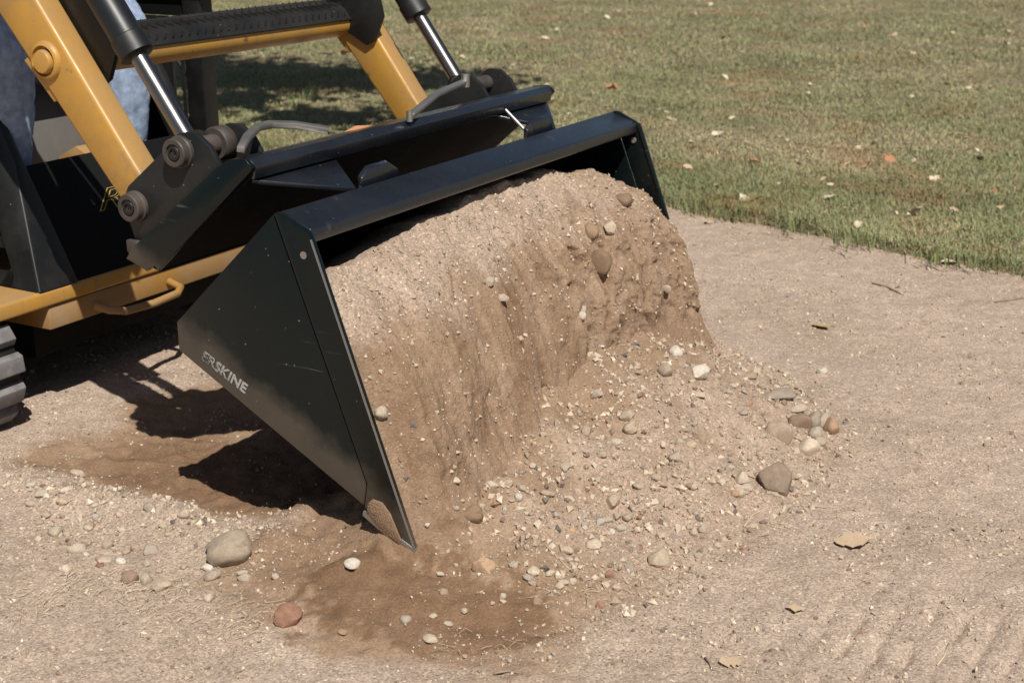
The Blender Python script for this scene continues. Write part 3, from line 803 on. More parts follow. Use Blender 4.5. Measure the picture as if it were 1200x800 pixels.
# footwell, seat, body
part("foot_floor", GREY, loader, lambda bm: add_box(bm, -1.60, -0.965, 0.37, 0.885, 0.27, 0.285), 0.003)
part("seat_base", GREY, loader, lambda bm: add_prism(bm, [(-1.16, 0.2855), (-1.20, 0.56), (-1.75, 0.56), (-1.75, 0.2855)], 0.42, 0.83), 0.01)
seat = part("seat", SEAT, loader, lambda bm: add_prism(bm, [(-1.14, 0.5605), (-1.13, 0.63), (-1.18, 0.655), (-1.60, 0.635), (-1.66, 0.5605)], 0.36, 0.86), 0.02, seg=3)
part("backrest", SEAT, loader, lambda bm: add_prism(bm, [(-1.60, 0.641), (-1.56, 0.70), (-1.70, 1.12), (-1.78, 1.12), (-1.68, 0.65)], 0.36, 0.86), 0.02, seg=3)
part("engine_cover", BLK, loader, lambda bm: add_prism(bm, [(-1.80, 0.20), (-1.80, 0.86), (-2.30, 0.80), (-2.36, 0.20)], 0.14, 1.08), 0.02, seg=3)
part("yellow_bracket", YELD, loader, lambda bm: add_prism(bm, [(-1.06, 0.2855), (-1.06, 0.41), (-1.10, 0.43), (-1.16, 0.40), (-1.16, 0.2855)], 0.655, 0.70), 0.003)
for s0, s1 in ((0.17, 0.345), (0.875, 1.05)):  # unseen armrest pods with joysticks, added so the near one shades the leg
    pod = part("leg_shade_pod", BLKC, loader, lambda bm: add_prism(bm, [(-1.25, 0.885), (-0.80, 0.885), (-0.76, 0.905), (-0.77, 0.935), (-0.82, 0.945), (-1.25, 0.945)], s0, s1), 0.012)
    part("added_joystick", HOSE, pod, lambda bm: add_tube(bm, [(-0.86, (s0 + s1) / 2, 0.94), (-0.85, (s0 + s1) / 2, 1.00), (-0.85, (s0 + s1) / 2, 1.07)], [0.012, 0.014, 0.021], 12), smooth=True)
# roll cage
for s0, s1 in ((0.02, 0.07), (0.955, 1.005)):
    cg = part("cage_post", BLKD, loader, lambda bm: add_box(bm, -1.022, -0.968, s0, s1, 0.2145, 1.62), 0.004) if s0 > -1 else None
    rear = part("cage_post", BLKD, loader, lambda bm: add_box(bm, -1.78, -1.72, s0, s1, 0.2145, 1.62), 0.004)
part("cage_panel", SHADED_BLK, loader, lambda bm: add_box(bm, -1.50, -1.088, 0.962, 0.985, 0.2145, 0.70), 0.003)
part("cage_panel", SHADED_BLK, loader, lambda bm: add_box(bm, -1.50, -1.030, 0.962, 0.985, 0.703, 1.50), 0.003)
part("cage_panel", SHADED_BLK, loader, lambda bm: add_box(bm, -1.70, -1.030, 0.038, 0.060, 0.30, 1.50), 0.003)
part("cage_roof", BLK, loader, lambda bm: add_box(bm, -1.80, -1.00, 0.02, 1.005, 1.621, 1.66), 0.006)
for p0_, p1_ in (((-1.075, 0.972, 0.30), (-1.075, 0.972, 0.69)), ((-1.044, 0.972, 0.30), (-1.044, 0.972, 0.66)), ((-1.088, 0.976, 0.62), (-1.022, 0.976, 0.545)), ((-1.088, 0.976, 0.512), (-1.022, 0.976, 0.43)), ((-1.088, 0.976, 0.402), (-1.022, 0.976, 0.32))):
    part("guard_bar", BLKD, loader, lambda bm: add_tube(bm, [p0_, p1_], 0.0042, 8))
# --- tracks
def track_path(n):
    r, cz, f0, f1 = 0.122, 0.072, -0.940, -2.02
    L = f0 - f1; tot = 2 * L + 2 * math.pi * r
    out = []
    for i in range(n):
        d = tot * i / n
        if d < math.pi * r:
            a = math.pi / 2 - d / r
            out.append((f0 + r * math.cos(a), cz + r * math.sin(a), a))
        elif d < math.pi * r + L:
            out.append((f0 - (d - math.pi * r), cz - r, -math.pi / 2))
        elif d < 2 * math.pi * r + L:
            a = -math.pi / 2 - (d - math.pi * r - L) / r
            out.append((f1 + r * math.cos(a), cz + r * math.sin(a), a))
        else:
            out.append((f1 + (d - 2 * math.pi * r - L), cz + r, math.pi / 2))
    return out
lug_me = None
for s0, s1 in ((-0.085, 0.188), (1.032, 1.305)):
    def belt(bm):
        pts = track_path(96)
        th = 0.016
        ro = [[bm.verts.new((f + math.cos(a) * e, s, z + math.sin(a) * e)) for s, e in ((s0 + 0.006, 0.0), (s1 - 0.006, 0.0), (s1 - 0.006, -th), (s0 + 0.006, -th))] for f, z, a in pts]
        for i in range(len(ro)):
            r0, r1 = ro[i], ro[(i + 1) % len(ro)]
            for k in range(4): bm.faces.new((r0[k], r0[(k + 1) % 4], r1[(k + 1) % 4], r1[k]))
    tr = part("rubber_track", BLKD, loader, belt)
    if lug_me is None:
        bm = bmesh.new()
        wid = s1 - s0
        add_prism(bm, [(-0.004, -0.0215), (0.0175, -0.0175), (0.0195, -0.0155), (0.0195, 0.0155), (0.0175, 0.0175), (-0.004, 0.0215)], -wid / 2, wid / 2)
        for v in bm.verts:
            if abs(v.co.y) > wid / 2 - 0.001 and v.co.x > 0.01: v.co.y *= 0.94
        lug_me = fin(bm, 0.0014)
        lug_me.materials.append(RUBB)
        lug_me.polygons.foreach_set("use_smooth", [True] * len(lug_me.polygons))
        lug_me.set_sharp_from_angle(angle=math.radians(38))
    for f, z, a in track_path(50):
        lo_ = bpy.data.objects.new("track_lug", lug_me)
        lo_.location = (f, (s0 + s1) / 2, z)
        lo_.rotation_euler = (0, -a, 0)
        lo_.parent = tr
        COL.objects.link(lo_)
    for cf in (-0.94, -1.2, -1.48, -1.76, -2.02):
        rr = 0.103 if cf in (-0.94, -2.02) else 0.06
        cz = 0.072 if cf in (-0.94, -2.02) else 0.072 - 0.106 + 0.06
        part("track_wheel", BLKD, tr, lambda bm: add_lathe_s(bm, cf, cz, [(s0 + 0.03, rr * 0.6), (s0 + 0.035, rr), (s1 - 0.035, rr), (s1 - 0.03, rr * 0.6)], 24), smooth=True)

# ================================================================== OPERATOR
person = thing("person", "seated operator in blue jeans behind the black front panel of the loader", "person", O3, ROT)
def skin_part(name, verts, edges, radii, mat, parent, root=0, sub=2):
    me = bpy.data.meshes.new("mesh")
    me.from_pydata(verts, edges, [])
    o = bpy.data.objects.new(name, me)
    COL.objects.link(o)
    o.modifiers.new("skin", 'SKIN')
    if not me.skin_vertices: pass
    for i, r in enumerate(radii):
        d = me.skin_vertices[0].data[i]
        d.radius = r if isinstance(r, tuple) else (r, r)
        d.use_root = (i == root)
    md = o.modifiers.new("sub", 'SUBSURF'); md.levels = sub; md.render_levels = sub
    dg = bpy.context.evaluated_depsgraph_get()
    m2 = bpy.data.meshes.new_from_object(o.evaluated_get(dg))
    bpy.data.objects.remove(o)
    return link(name, m2, mat, parent, smooth=True)
def chain(parts_):
    V_, E_, R_ = [], [], []
    for start, pts in parts_:
        prev = start
        for p, r in pts:
            V_.append(p); R_.append(r)
            if prev is not None: E_.append((prev, len(V_) - 1))
            prev = len(V_) - 1
    return V_, E_, R_
hipz = 0.72
Fh = -1.47
rk, lk = 0.395, 0.745            # s of the two knees
# body: head, neck, trunk, arms, hands
bp = [(None, [((Fh, 0.61, hipz), 0.12), ((Fh - 0.03, 0.61, hipz + 0.14), 0.115), ((Fh - 0.05, 0.61, hipz + 0.32), 0.13), ((Fh - 0.04, 0.61, hipz + 0.46), 0.10), ((Fh - 0.02, 0.61, hipz + 0.53), 0.052), ((Fh + 0.00, 0.61, hipz + 0.60), 0.06), ((Fh + 0.015, 0.61, hipz + 0.68), (0.082, 0.095)), ((Fh + 0.01, 0.61, hipz + 0.77), 0.07)])]
for sg in (-1, 1):
    bp.append((3, [((Fh - 0.04, 0.61 + sg * 0.17, hipz + 0.45), 0.058), ((Fh + 0.02, 0.61 + sg * 0.22, hipz + 0.18), 0.043), ((Fh + 0.24, 0.61 + sg * 0.17, hipz + 0.12), 0.030), ((Fh + 0.29, 0.61 + sg * 0.16, hipz + 0.125), (0.034, 0.02))]))
V_, E_, R_ = chain(bp)
hand = [i for i, v in enumerate(V_) if abs(v[0] - (Fh + 0.29)) < 1e-6]
for h in hand:
    hp = Vector(V_[h])
    for k in range(4):
        o_ = (k - 1.5) * 0.018
        base = len(V_)
        for j, (dx, dz) in enumerate(((0.035, 0.0), (0.06, -0.012), (0.068, -0.035 + 0.004 * abs(k - 1)))):
            V_.append((hp.x + dx, hp.y + o_, hp.z + dz)); R_.append(0.0085 - j * 0.001)
            E_.append((h if j == 0 else len(V_) - 2, len(V_) - 1))
    sg = -1 if hp.y > 0.61 else 1
    for j, (dx, dy, dz) in enumerate(((0.005, 0.035, -0.004), (0.03, 0.042, -0.02))):
        V_.append((hp.x + dx, hp.y + sg * dy, hp.z + dz)); R_.append(0.010 - j * 0.001)
        E_.append((h if j == 0 else len(V_) - 2, len(V_) - 1))
body = skin_part("body", V_, E_, R_, SKIN, person)
for sg in (-1, 1):
    part("eye", BLK, person, lambda bm: bmesh.ops.create_uvsphere(bm, u_segments=10, v_segments=6, radius=0.011, matrix=Matrix.Translation((Fh + 0.095, 0.61 + sg * 0.031, hipz + 0.69))), smooth=True)
    part("ear", SKIN, person, lambda bm: bmesh.ops.create_uvsphere(bm, u_segments=10, v_segments=8, radius=1.0, matrix=Matrix.Translation((Fh + 0.005, 0.61 + sg * 0.083, hipz + 0.68)) @ Matrix.Diagonal((0.018, 0.010, 0.032, 1))), smooth=True)
part("nose", SKIN, person, lambda bm: bmesh.ops.create_cone(bm, cap_ends=True, segments=10, radius1=0.016, radius2=0.006, depth=0.045, matrix=Matrix.Translation((Fh + 0.108, 0.61, hipz + 0.67))), smooth=True)
part("hair", HAIR, person, lambda bm: bmesh.ops.create_uvsphere(bm, u_segments=20, v_segments=12, radius=1.0, matrix=Matrix.Translation((Fh - 0.012, 0.61, hipz + 0.745)) @ Matrix.Diagonal((0.096, 0.088, 0.082, 1))), smooth=True)
V_, E_, R_ = chain([(None, [((Fh, 0.61, hipz), 0.125), ((Fh - 0.03, 0.61, hipz + 0.14), 0.125), ((Fh - 0.05, 0.61, hipz + 0.32), 0.142), ((Fh - 0.04, 0.61, hipz + 0.46), 0.108), ((Fh - 0.025, 0.61, hipz + 0.51), 0.066)]),
                    (3, [((Fh - 0.04, 0.44, hipz + 0.45), 0.066), ((Fh + 0.00, 0.40, hipz + 0.28), 0.054)]),
                    (3, [((Fh - 0.04, 0.78, hipz + 0.45), 0.066), ((Fh + 0.00, 0.82, hipz + 0.28), 0.054)])])
skin_part("shirt", V_, E_, R_, SHIRT, person)
legs = [(None, [((Fh - 0.02, 0.61, hipz + 0.06), 0.125), ((Fh, 0.61, hipz - 0.01), 0.12)])]
for ks in (rk, lk):
    sgn = -1 if ks < 0.61 else 1
    legs.append((1, [((Fh + 0.05, 0.61 + sgn * 0.09, hipz), 0.088), ((Fh + 0.26, 0.61 + sgn * 0.13, hipz + 0.03), 0.078),
                     ((-1.045, ks, 0.745), 0.064), ((-1.005, ks, 0.70), 0.062), ((-1.015, ks + 0.002, 0.56), 0.058), ((-1.035, ks, 0.42), 0.050), ((-1.045, ks, 0.345), 0.052)]))
V_, E_, R_ = chain(legs)
je = skin_part("jeans", V_, E_, R_, DENIM, person, root=1, sub=3)
# folds in the denim
cos_ = np.empty(len(je.data.vertices) * 3, np.float32); je.data.vertices.foreach_get("co", cos_); cos_ = cos_.reshape(-1, 3)
nr = np.array([v.normal[:] for v in je.data.vertices], np.float32)
cos_ += nr * (0.004 * fbm(cos_[:, 0] * 16, cos_[:, 1] * 20, cos_[:, 2] * 9, 3) - 0.003 * np.exp(-(fbm(cos_[:, 0] * 9, cos_[:, 1] * 9, cos_[:, 2] * 16, 2) / 0.08) ** 2))[:, None]
je.data.vertices.foreach_set("co", cos_.ravel()); je.data.update()
for ks in (rk, lk):
    sd = 1 if ks > 0.61 else -1
    part("side_seam", DENIM, je, lambda bm: add_tube(bm, [(-1.00, ks + sd * 0.056, 0.72), (-1.012, ks + sd * 0.0565, 0.56), (-1.03, ks + sd * 0.050, 0.43), (-1.042, ks + sd * 0.048, 0.36)], 0.0035, 6), smooth=True)
    V_, E_, R_ = chain([(None, [((-1.045, ks, 0.36), 0.042), ((-1.045, ks, 0.325), 0.036), ((-1.01, ks, 0.318), 0.036), ((-0.985, ks, 0.312), 0.030)])])
    skin_part("boot", V_, E_, R_, LEATH, person)

# ================================================================== LAWN
bnd = [(-40, 5.8), (-12, 5.0), (-6.0, 3.9), (-4.2, 3.45), (-2.44, 2.98), (-1.4, 2.86), (-0.482, 2.735), (-0.125, 2.66), (0.194, 2.55), (0.478, 2.45), (0.717, 2.40), (1.1, 2.30), (2.0, 2.15), (5, 1.9), (14, 1.2), (40, 0)]
bx = np.array([b_[0] for b_ in bnd]); bs = np.array([b_[1] for b_ in bnd])
def lawn_edge(F): return np.interp(F, bx, bs) + 0.045 * fbm(F * 2.6, F * 0 + 0.5, 4.0, 5, 0.65)
fa = np.concatenate([-np.geomspace(40, 6.2, 24), np.arange(-6, 3.5, 0.02), np.geomspace(3.6, 40, 24)])
ra = np.concatenate([[-0.03, 0.0, 0.02, 0.06], np.linspace(0.12, 2.5, 30), np.geomspace(2.7, 70, 40)])
FA, RA = np.meshgrid(fa, ra)
SA = lawn_edge(FA) + RA
def lawn_z(F, s): return 0.022 + 0.012 * fbm(F * 1.3, s * 1.3, 0.5, 3) + 0.006 * fbm(F * 8, s * 8, 0.9, 2)
ZA = lawn_z(FA, SA)
ZA = np.where(RA <= -0.02, -0.03, np.where(RA < 0.001, 0.012, ZA))
V = np.stack([P0.x + FV.x * FA + SV.x * SA, P0.y + FV.y * FA + SV.y * SA, ZA], -1).reshape(-1, 3)
idx = np.arange(FA.size).reshape(FA.shape)
q = np.stack([idx[:-1, :-1], idx[:-1, 1:], idx[1:, 1:], idx[1:, :-1]], -1).reshape(-1, 4)
lawn = np_mesh("lawn", V, q, LAWN, smooth=True)
lawn['kind'] = 'structure'

def in_view(px_, py_, mar=1.2):
    return np.abs(px_) < 0.36 * py_ + mar
def blades(n, y0, y1, h, wd):
    out = []
    Yb = y0 + (y1 - y0) * rng.random(n * 2)
    Xb = (rng.random(n * 2) * 2 - 1) * (0.36 * Yb + 0.8)
    F_, S2 = to_fs(Xb, Yb)
    k = S2 > lawn_edge(F_) - 0.05 * rng.random(len(Yb)) ** 3
    Xb, Yb, F_, S2 = Xb[k][:n], Yb[k][:n], F_[k][:n], S2[k][:n]
    n = len(Xb)
    de = S2 - lawn_edge(F_)
    patch = fbm(Xb * 1.1, Yb * 0.9, 3.0, 4, 0.6)
    fine_ = fbm(Xb * 7, Yb * 7, 6.0, 2)
    green = np.clip(0.44 + 0.6 * patch + 0.25 * fine_ + 0.22 * np.exp(-de / 0.14), 0, 0.8)
    isg = rng.random(n) < green
    tone = np.clip(1.14 + 0.24 * fbm(Xb * 2.3, Yb * 1.7, 14.0, 4, 0.6), 0.55, 1.5)[:, None]
    redd = np.clip(fbm(Xb * 1.9 + 5, Yb * 1.5, 15.0, 4, 0.6) - 0.15, 0, 0.6)[:, None]
    g = np.stack([0.185 + 0.05 * rng.random(n), 0.200 + 0.05 * rng.random(n), 0.092 + 0.03 * rng.random(n)], 1)
    d = np.stack([0.31 + 0.08 * rng.random(n), 0.265 + 0.065 * rng.random(n), 0.150 + 0.045 * rng.random(n)], 1)
    col = np.where(isg[:, None], g, d)
    col = col * tone * (1 - redd * np.array([[0.0, 0.35, 0.45]]))
    hh = h * (0.5 + 0.9 * rng.random(n)) * np.where(isg, 1.0, 0.75) * (1 + 0.3 * np.exp(-de / 0.1))
    th = rng.random(n) * 2 * np.pi
    lean_ = (0.4 + 1.0 * rng.random(n)) * np.where(isg, 0.8, 1.5)
    dx, dy = np.cos(th), np.sin(th)
    zb = np.where(de > 0, lawn_z(F_, S2) - 0.003, 0.002)
    w2 = wd * (0.6 + 0.8 * rng.random(n)) * 0.5
    sx_, sy_ = -dy * w2, dx * w2
    b0 = np.stack([Xb - sx_, Yb - sy_, zb], 1); b1 = np.stack([Xb + sx_, Yb + sy_, zb], 1)
    mx, my = Xb + dx * lean_ * hh * 0.35, Yb + dy * lean_ * hh * 0.35
    m0 = np.stack([mx - sx_ * .8, my - sy_ * .8, zb + hh * 0.6], 1); m1 = np.stack([mx + sx_ * .8, my + sy_ * .8, zb + hh * 0.6], 1)
    tz = zb + hh * np.clip(1.15 - 0.35 * lean_, 0.45, 1)
    t0 = np.stack([Xb + dx * lean_ * hh, Yb + dy * lean_ * hh, tz], 1)
    Vb = np.stack([b0, b1, m0, m1, t0], 1).reshape(-1, 3)
    i0 = np.arange(n) * 5
    Fb = np.concatenate([np.stack([i0, i0 + 1, i0 + 3], 1), np.stack([i0, i0 + 3, i0 + 2], 1), np.stack([i0 + 2, i0 + 3, i0 + 4], 1)])
    return Vb, Fb, np.repeat(col, 5, 0)
def tufts():
    out = []
    for (u_, v_, n, hh) in ((362, 118, 60, 0.09), (340, 128, 40, 0.07), (290, 165, 50, 0.06), (318, 172, 40, 0.05), (420, 60, 30, 0.05), (1000, 287, 40, 0.05), (935, 268, 40, 0.055), (1090, 305, 40, 0.05), (1150, 312, 40, 0.05), (820, 246, 40, 0.05), (860, 254, 40, 0.05)):
        d_ = cR * (u_ - 600) + cU * (400 - v_) + cF * FPX
        t_ = (0.02 - CAM_H) / d_.z
        out.append((d_.x * t_, d_.y * t_, n, hh))
    V2, F2, C2 = [], [], []
    for (x0, y0, n, hh) in out:
        for _ in range(n):
            x = x0 + random.gauss(0, 0.035); y = y0 + random.gauss(0, 0.035)
            a_ = random.uniform(0, 6.28); l_ = random.uniform(0.1, 0.8); h_ = hh * random.uniform(0.5, 1.1); w_ = 0.002
            dx, dy = math.cos(a_), math.sin(a_)
            b_ = len(V2)
            V2 += [(x + dy * w_, y - dx * w_, 0.015), (x - dy * w_, y + dx * w_, 0.015), (x + dx * l_ * h_ * 0.35 + dy * w_, y + dy * l_ * h_ * 0.35 - dx * w_, 0.015 + h_ * 0.6), (x + dx * l_ * h_ * 0.35 - dy * w_, y + dy * l_ * h_ * 0.35 + dx * w_, 0.015 + h_ * 0.6), (x + dx * l_ * h_, y + dy * l_ * h_, 0.015 + h_)]
            F2 += [(b_, b_ + 1, b_ + 3), (b_, b_ + 3, b_ + 2), (b_ + 2, b_ + 3, b_ + 4)]
            k_ = random.uniform(0.8, 1.2)
            C2 += [(0.165 * k_, 0.19 * k_, 0.08 * k_)] * 5
    return np.array(V2), np.array(F2), np.array(C2)
VV, FF, CC, off = [], [], [], 0
a, b, c = tufts()
VV.append(a); FF.append(b); CC.append(c); off += len(a)
for args in ((120000, 3.9, 5.6, 0.022, 0.0024), (150000, 5.6, 8.5, 0.021, 0.0031), (130000, 8.5, 14.0, 0.023, 0.0050), (40000, 14.0, 26.0, 0.04, 0.014)):
    a, b, c = blades(*args)
    VV.append(a); FF.append(b + off); CC.append(c); off += len(a)
grass = np_mesh("grass", np.concatenate(VV), np.concatenate(FF), BLADE, tint=np.concatenate(CC))
tag(grass, "short dry summer grass with green and straw coloured patches", "grass", kind='stuff')

# ================================================================== STONES
def stone_mesh(seed, sub=2, ang=0.5):
    r = random.Random(seed)
    bm = bmesh.new()
    bmesh.ops.create_icosphere(bm, subdivisions=sub, radius=1.0)
    planes = [(Vector((r.gauss(0, 1), r.gauss(0, 1), r.gauss(0, 1))).normalized(), 0.62 + 0.25 * r.random()) for _ in range(int(4 + 10 * ang))]
    co = np.array([v.co[:] for v in bm.verts])
    nz = fbm(co[:, 0] * 1.3 + seed * 3.1, co[:, 1] * 1.3, co[:, 2] * 1.3 + seed, 4)
    for v, n_ in zip(bm.verts, nz):
        p = v.co * (1 + 0.26 * n_)
        for d, k in planes:
            e = p.dot(d) - k
            if e > 0: p -= d * e * (0.6 + 0.35 * ang)
        v.co = p
    me = bpy.data.meshes.new("mesh"); bm.to_mesh(me); bm.free()
    me.polygons.foreach_set("use_smooth", [True] * len(me.polygons))
    if ang > 0.6: me.set_sharp_from_angle(angle=math.radians(35))
    return me
ROUND = [stone_mesh(i, 3, 0.42) for i in range(8)]
ANGUL = [stone_mesh(20 + i, 3, 0.9) for i in range(10)]
SMALL = [stone_mesh(50 + i, 3, 0.95) for i in range(14)]
_mc = {}
def with_mat(me, mat):
    k = (me.name, mat.name)
    if k not in _mc:
        c = me.copy(); c.materials.clear(); c.materials.append(mat); _mc[k] = c
    return _mc[k]
def put_stone(u_, v_, w_, h_, mat, shapes, label=None, group=None, name="stone", cat="stone", sink=0.3, rot=None):
    p, n_, m_ = at(u_, v_)
    rx, rz = w_ * m_ * 0.5, h_ * m_ * 0.5
    o = bpy.data.objects.new(name, with_mat(random.choice(shapes), STM[mat]))
    ry = (rx + rz) * 0.5 * random.uniform(0.85, 1.15)
    o.scale = (rx * 1.1, ry * 1.1, rz * 1.1)
    o.location = p + n_ * rz * (1 - sink * 2)
    o.rotation_euler = (random.uniform(-.25, .25), random.uniform(-.25, .25) if rot is None else rot, random.uniform(-0.4, 0.4))
    COL.objects.link(o)
    return tag(o, label, cat, group)
NOTABLE = [
 # u, v, w, h, material, shapes, label
 (270, 650, 56, 46, 'buff', ANGUL, "largest pale tan angular stone, alone left of the bucket tip"),
 (340, 727, 34, 32, 'red', ANGUL, "reddish brown angular stone at the lower edge of the spilled soil"),
 (905, 570, 44, 46, 'earth', ANGUL, "big dusty brown block at the right foot of the soil heap"),
 (911, 512, 30, 32, 'tan', ROUND, "round tan stone just above the brown block at the heap foot"),
 (936, 498, 26, 22, 'brown', ROUND, "brown oval stone in the little row right of the heap"),
 (952, 496, 18, 22, 'dark', ROUND, "dark grey stone squeezed between brown and pale stones right of the heap"),
 (963, 497, 20, 20, 'cream', ROUND, "cream stone in the row between dark grey and pinkish stones"),
 (973, 505, 18, 24, 'orange', ROUND, "pinkish rounded stone at the right end of the row by the heap"),
 (955, 510, 18, 16, 'grey', ROUND, "small light grey stone below the row of stones by the heap"),
 (947, 528, 28, 22, 'cream', ROUND, "pale cream stone lying outermost above the brown block"),
 (912, 464, 44, 14, 'dark', ANGUL, "long flat dark stone lying at the top right of the heap"),
 (932, 480, 26, 12, 'cream', ANGUL, "flat cream stone just below the long dark stone"),
 (553, 603, 26, 26, 'soil', ANGUL, "tan block half sunk in soil in front of the bucket tip"),
 (569, 667, 28, 22, 'orange', ANGUL, "orange brown block in the soil below the bucket tip"),
 (773, 659, 28, 28, 'buff', ANGUL, "buff angular stone at the lower right of the soil heap"),
 (817, 438, 26, 16, 'white', ANGUL, "bright white stone on the upper right slope of the heap"),
 (792, 416, 17, 17, 'white', ROUND, "white pebble at the foot of the soil curtain, upper of the white pair"),
 (779, 436, 18, 18, 'buff', ROUND, "buff pebble left of the bright white stone on the heap"),
 (713, 268, 17, 17, 'cream', ANGUL, "cream stone stuck in the upper middle of the soil curtain"),
 (702, 307, 28, 30, 'soil', ROUND, "large soil covered stone in the middle of the soil curtain"),
 (693, 272, 20, 20, 'soil', ROUND, "soil covered stone left of the cream stone in the curtain"),
 (731, 236, 22, 18, 'soil', ROUND, "soil covered stone near the top of the curtain"),
 (749, 206, 20, 13, 'orange', ROUND, "flat orange tan stone on the far shoulder of the load"),
 (653, 198, 14, 10, 'cream', ROUND, "cream pebble on the crest of the load beside the top bar"),
 (780, 339, 9, 10, 'cream', ROUND, "small cream pebble in the lower far part of the curtain"),
 (683, 363, 10, 10, 'cream', ROUND, "upper pale pebble of the two in the middle of the curtain"),
 (681, 371, 9, 10, 'white', ROUND, "lower whitish pebble of the two in the middle of the curtain"),
 (587, 349, 17, 10, 'cream', ANGUL, "flat cream pebble on the near upper part of the curtain"),
 (572, 331, 14, 12, 'cream', ANGUL, "pale angular pebble near the crest of the load"),
 (446, 484, 15, 16, 'cream', ROUND, "round cream pebble against the front edge of the bucket side"),
 (416, 661, 19, 16, 'white', ANGUL, "white angular stone in the soil left of the bucket tip"),
 (153, 680, 21, 18, 'brown', ROUND, "round dark brown stone at the left end of the trio by the straw"),
 (172, 682, 15, 18, 'cream', ROUND, "cream stone in the middle of the trio by the straw"),
 (190, 688, 21, 16, 'buff', ANGUL, "buff stone at the right end of the trio by the straw"),
 (90, 645, 20, 13, 'cream', ROUND, "cream oval stone in the middle of the left gravel ridge"),
 (65, 626, 17, 15, 'cream', ROUND, "pale stone upper left in the gravel ridge"),
 (126, 641, 15, 15, 'buff', ANGUL, "buff stone right of the cream oval stone on the gravel ridge"),
 (92, 557, 20, 15, 'grey', ANGUL, "pale grey stone on brown soil above the gravel ridge"),
 (176, 596, 14, 12, 'grey', ROUND, "greyish stone at the edge of the gravel ridge and the soil"),
 (215, 604, 16, 13, 'cream', ANGUL, "cream stone on the soil edge above the biggest stone"),
 (244, 703, 12, 12, 'cream', ROUND, "cream pebble alone below the biggest stone"),
 (244, 666, 14, 9, 'white', ANGUL, "whitish flat pebble touching the biggest stone on its lower left"),
 (287, 677, 18, 9, 'cream', ANGUL, "flat cream pebble lying below the biggest stone"),
 (475, 728, 14, 12, 'grey', ROUND, "light grey round pebble on the dark lower edge of spilled soil"),
 (505, 749, 18, 12, 'cream', ANGUL, "cream flat stone on the dark lower edge of spilled soil"),
 (403, 741, 13, 9, 'orange', ANGUL, "small orange brown stone at the gravel edge below the soil"),
 (718, 588, 19, 14, 'tan', ANGUL, "tan pebble half buried in the middle of the heap slope"),
 (736, 487, 16, 14, 'cream', ANGUL, "cream pebble high on the heap slope under the curtain"),
 (738, 503, 15, 15, 'buff', ROUND, "buff pebble just below the cream pebble high on the heap"),
 (792, 538, 16, 14, 'cream', ROUND, "cream pebble in the right middle of the heap slope"),
 (868, 562, 17, 16, 'cream', ANGUL, "cream stone left of the brown block"),
 (866, 578, 15, 12, 'buff', ROUND, "buff pebble below the cream stone left of the brown block"),
 (822, 622, 11, 15, 'cream', ANGUL, "right one of two upright cream pebbles at the heap foot"),
 (812, 625, 10, 14, 'buff', ANGUL, "left one of two upright pebbles at the heap foot"),
 (576, 569, 17, 10, 'cream', ANGUL, "flat cream pebble at the near foot of the curtain"),
 (608, 583, 11, 10, 'white', ROUND, "white pebble right of the flat cream pebble at the curtain foot"),
 (702, 613, 12, 10, 'white', ANGUL, "white pebble upper in the white cluster at the heap middle"),
 (712, 610, 13, 9, 'cream', ANGUL, "cream pebble right in the white cluster at the heap middle"),
 (716, 625, 9, 10, 'white', ANGUL, "lower white pebble of the cluster at the heap middle"),
 (645, 672, 11, 9, 'cream', ANGUL, "cream pebble at the lower middle of the spilled soil"),
 (620, 678, 13, 11, 'grey', ANGUL, "grey pebble left of the cream one at the lower middle of the spill"),
 (714, 675, 11, 11, 'red', ROUND, "small reddish pebble at the lower right of the spill"),
 (703, 711, 11, 12, 'red', ANGUL, "red brown pebble at the gravel edge of the spill"),
 (688, 739, 10, 9, 'buff', ANGUL, "buff pebble alone on gravel below the spill"),
 (700, 462, 14, 10, 'cream', ANGUL, "cream pebble at the joint of curtain and heap"),
 (686, 508, 12, 14, 'buff', ANGUL, "buff pebble in the upper middle of the heap"),
 (720, 520, 17, 10, 'grey', ANGUL, "grey flat pebble in the upper middle of the heap"),
]
for (u_, v_, w_, h_, mt, shp, lab) in NOTABLE:
    put_stone(u_, v_, w_, h_, mt, shp, lab, "single stones around the soil heap", sink=0.5 if mt == "soil" else 0.33)
mats_w = ['cream'] * 8 + ['white'] * 2 + ['buff'] * 8 + ['tan'] * 6 + ['grey'] * 3 + ['brown', 'red', 'orange']
CNAME = dict(cream='cream', white='white', buff='buff', tan='tan', grey='greyish', brown='brown', red='reddish', orange='orange brown', dark='dark')
def scatter(n, pick, lo, hi, label, group):
    c = 0
    while c < n:
        q_ = pick()
        if q_ is None: continue
        mt_ = random.choice(mats_w)
        sz = lo * (hi / lo) ** (random.random() ** 2.2)
        put_stone(q_[0], q_[1], sz * random.uniform(0.9, 1.4), sz * random.uniform(0.6, 1.0), mt_, SMALL, label.format(CNAME[mt_]), group, name="pebble", cat="pebble", sink=0.34)
        c += 1
def pk_heap():
    u_, v_ = random.uniform(500, 980), random.uniform(420, 740)
    lo_ = 560 - (u_ - 560) * 0.62 if u_ > 560 else 560
    hi_ = np.interp(u_, [500, 640, 760, 860, 930, 980], [740, 735, 680, 635, 590, 510])
    return (u_, v_) if max(lo_, 415) < v_ < hi_ else None
def pk_ridge():
    t = random.random()
    u_ = 330 * (t if random.random() < 0.45 else 0.10 + 0.34 * t); v_ = 560 + u_ / 330 * 90 + random.gauss(34, 24)
    return (u_, v_)
def pk_right():
    return (random.uniform(760, 1190), random.uniform(300, 790))
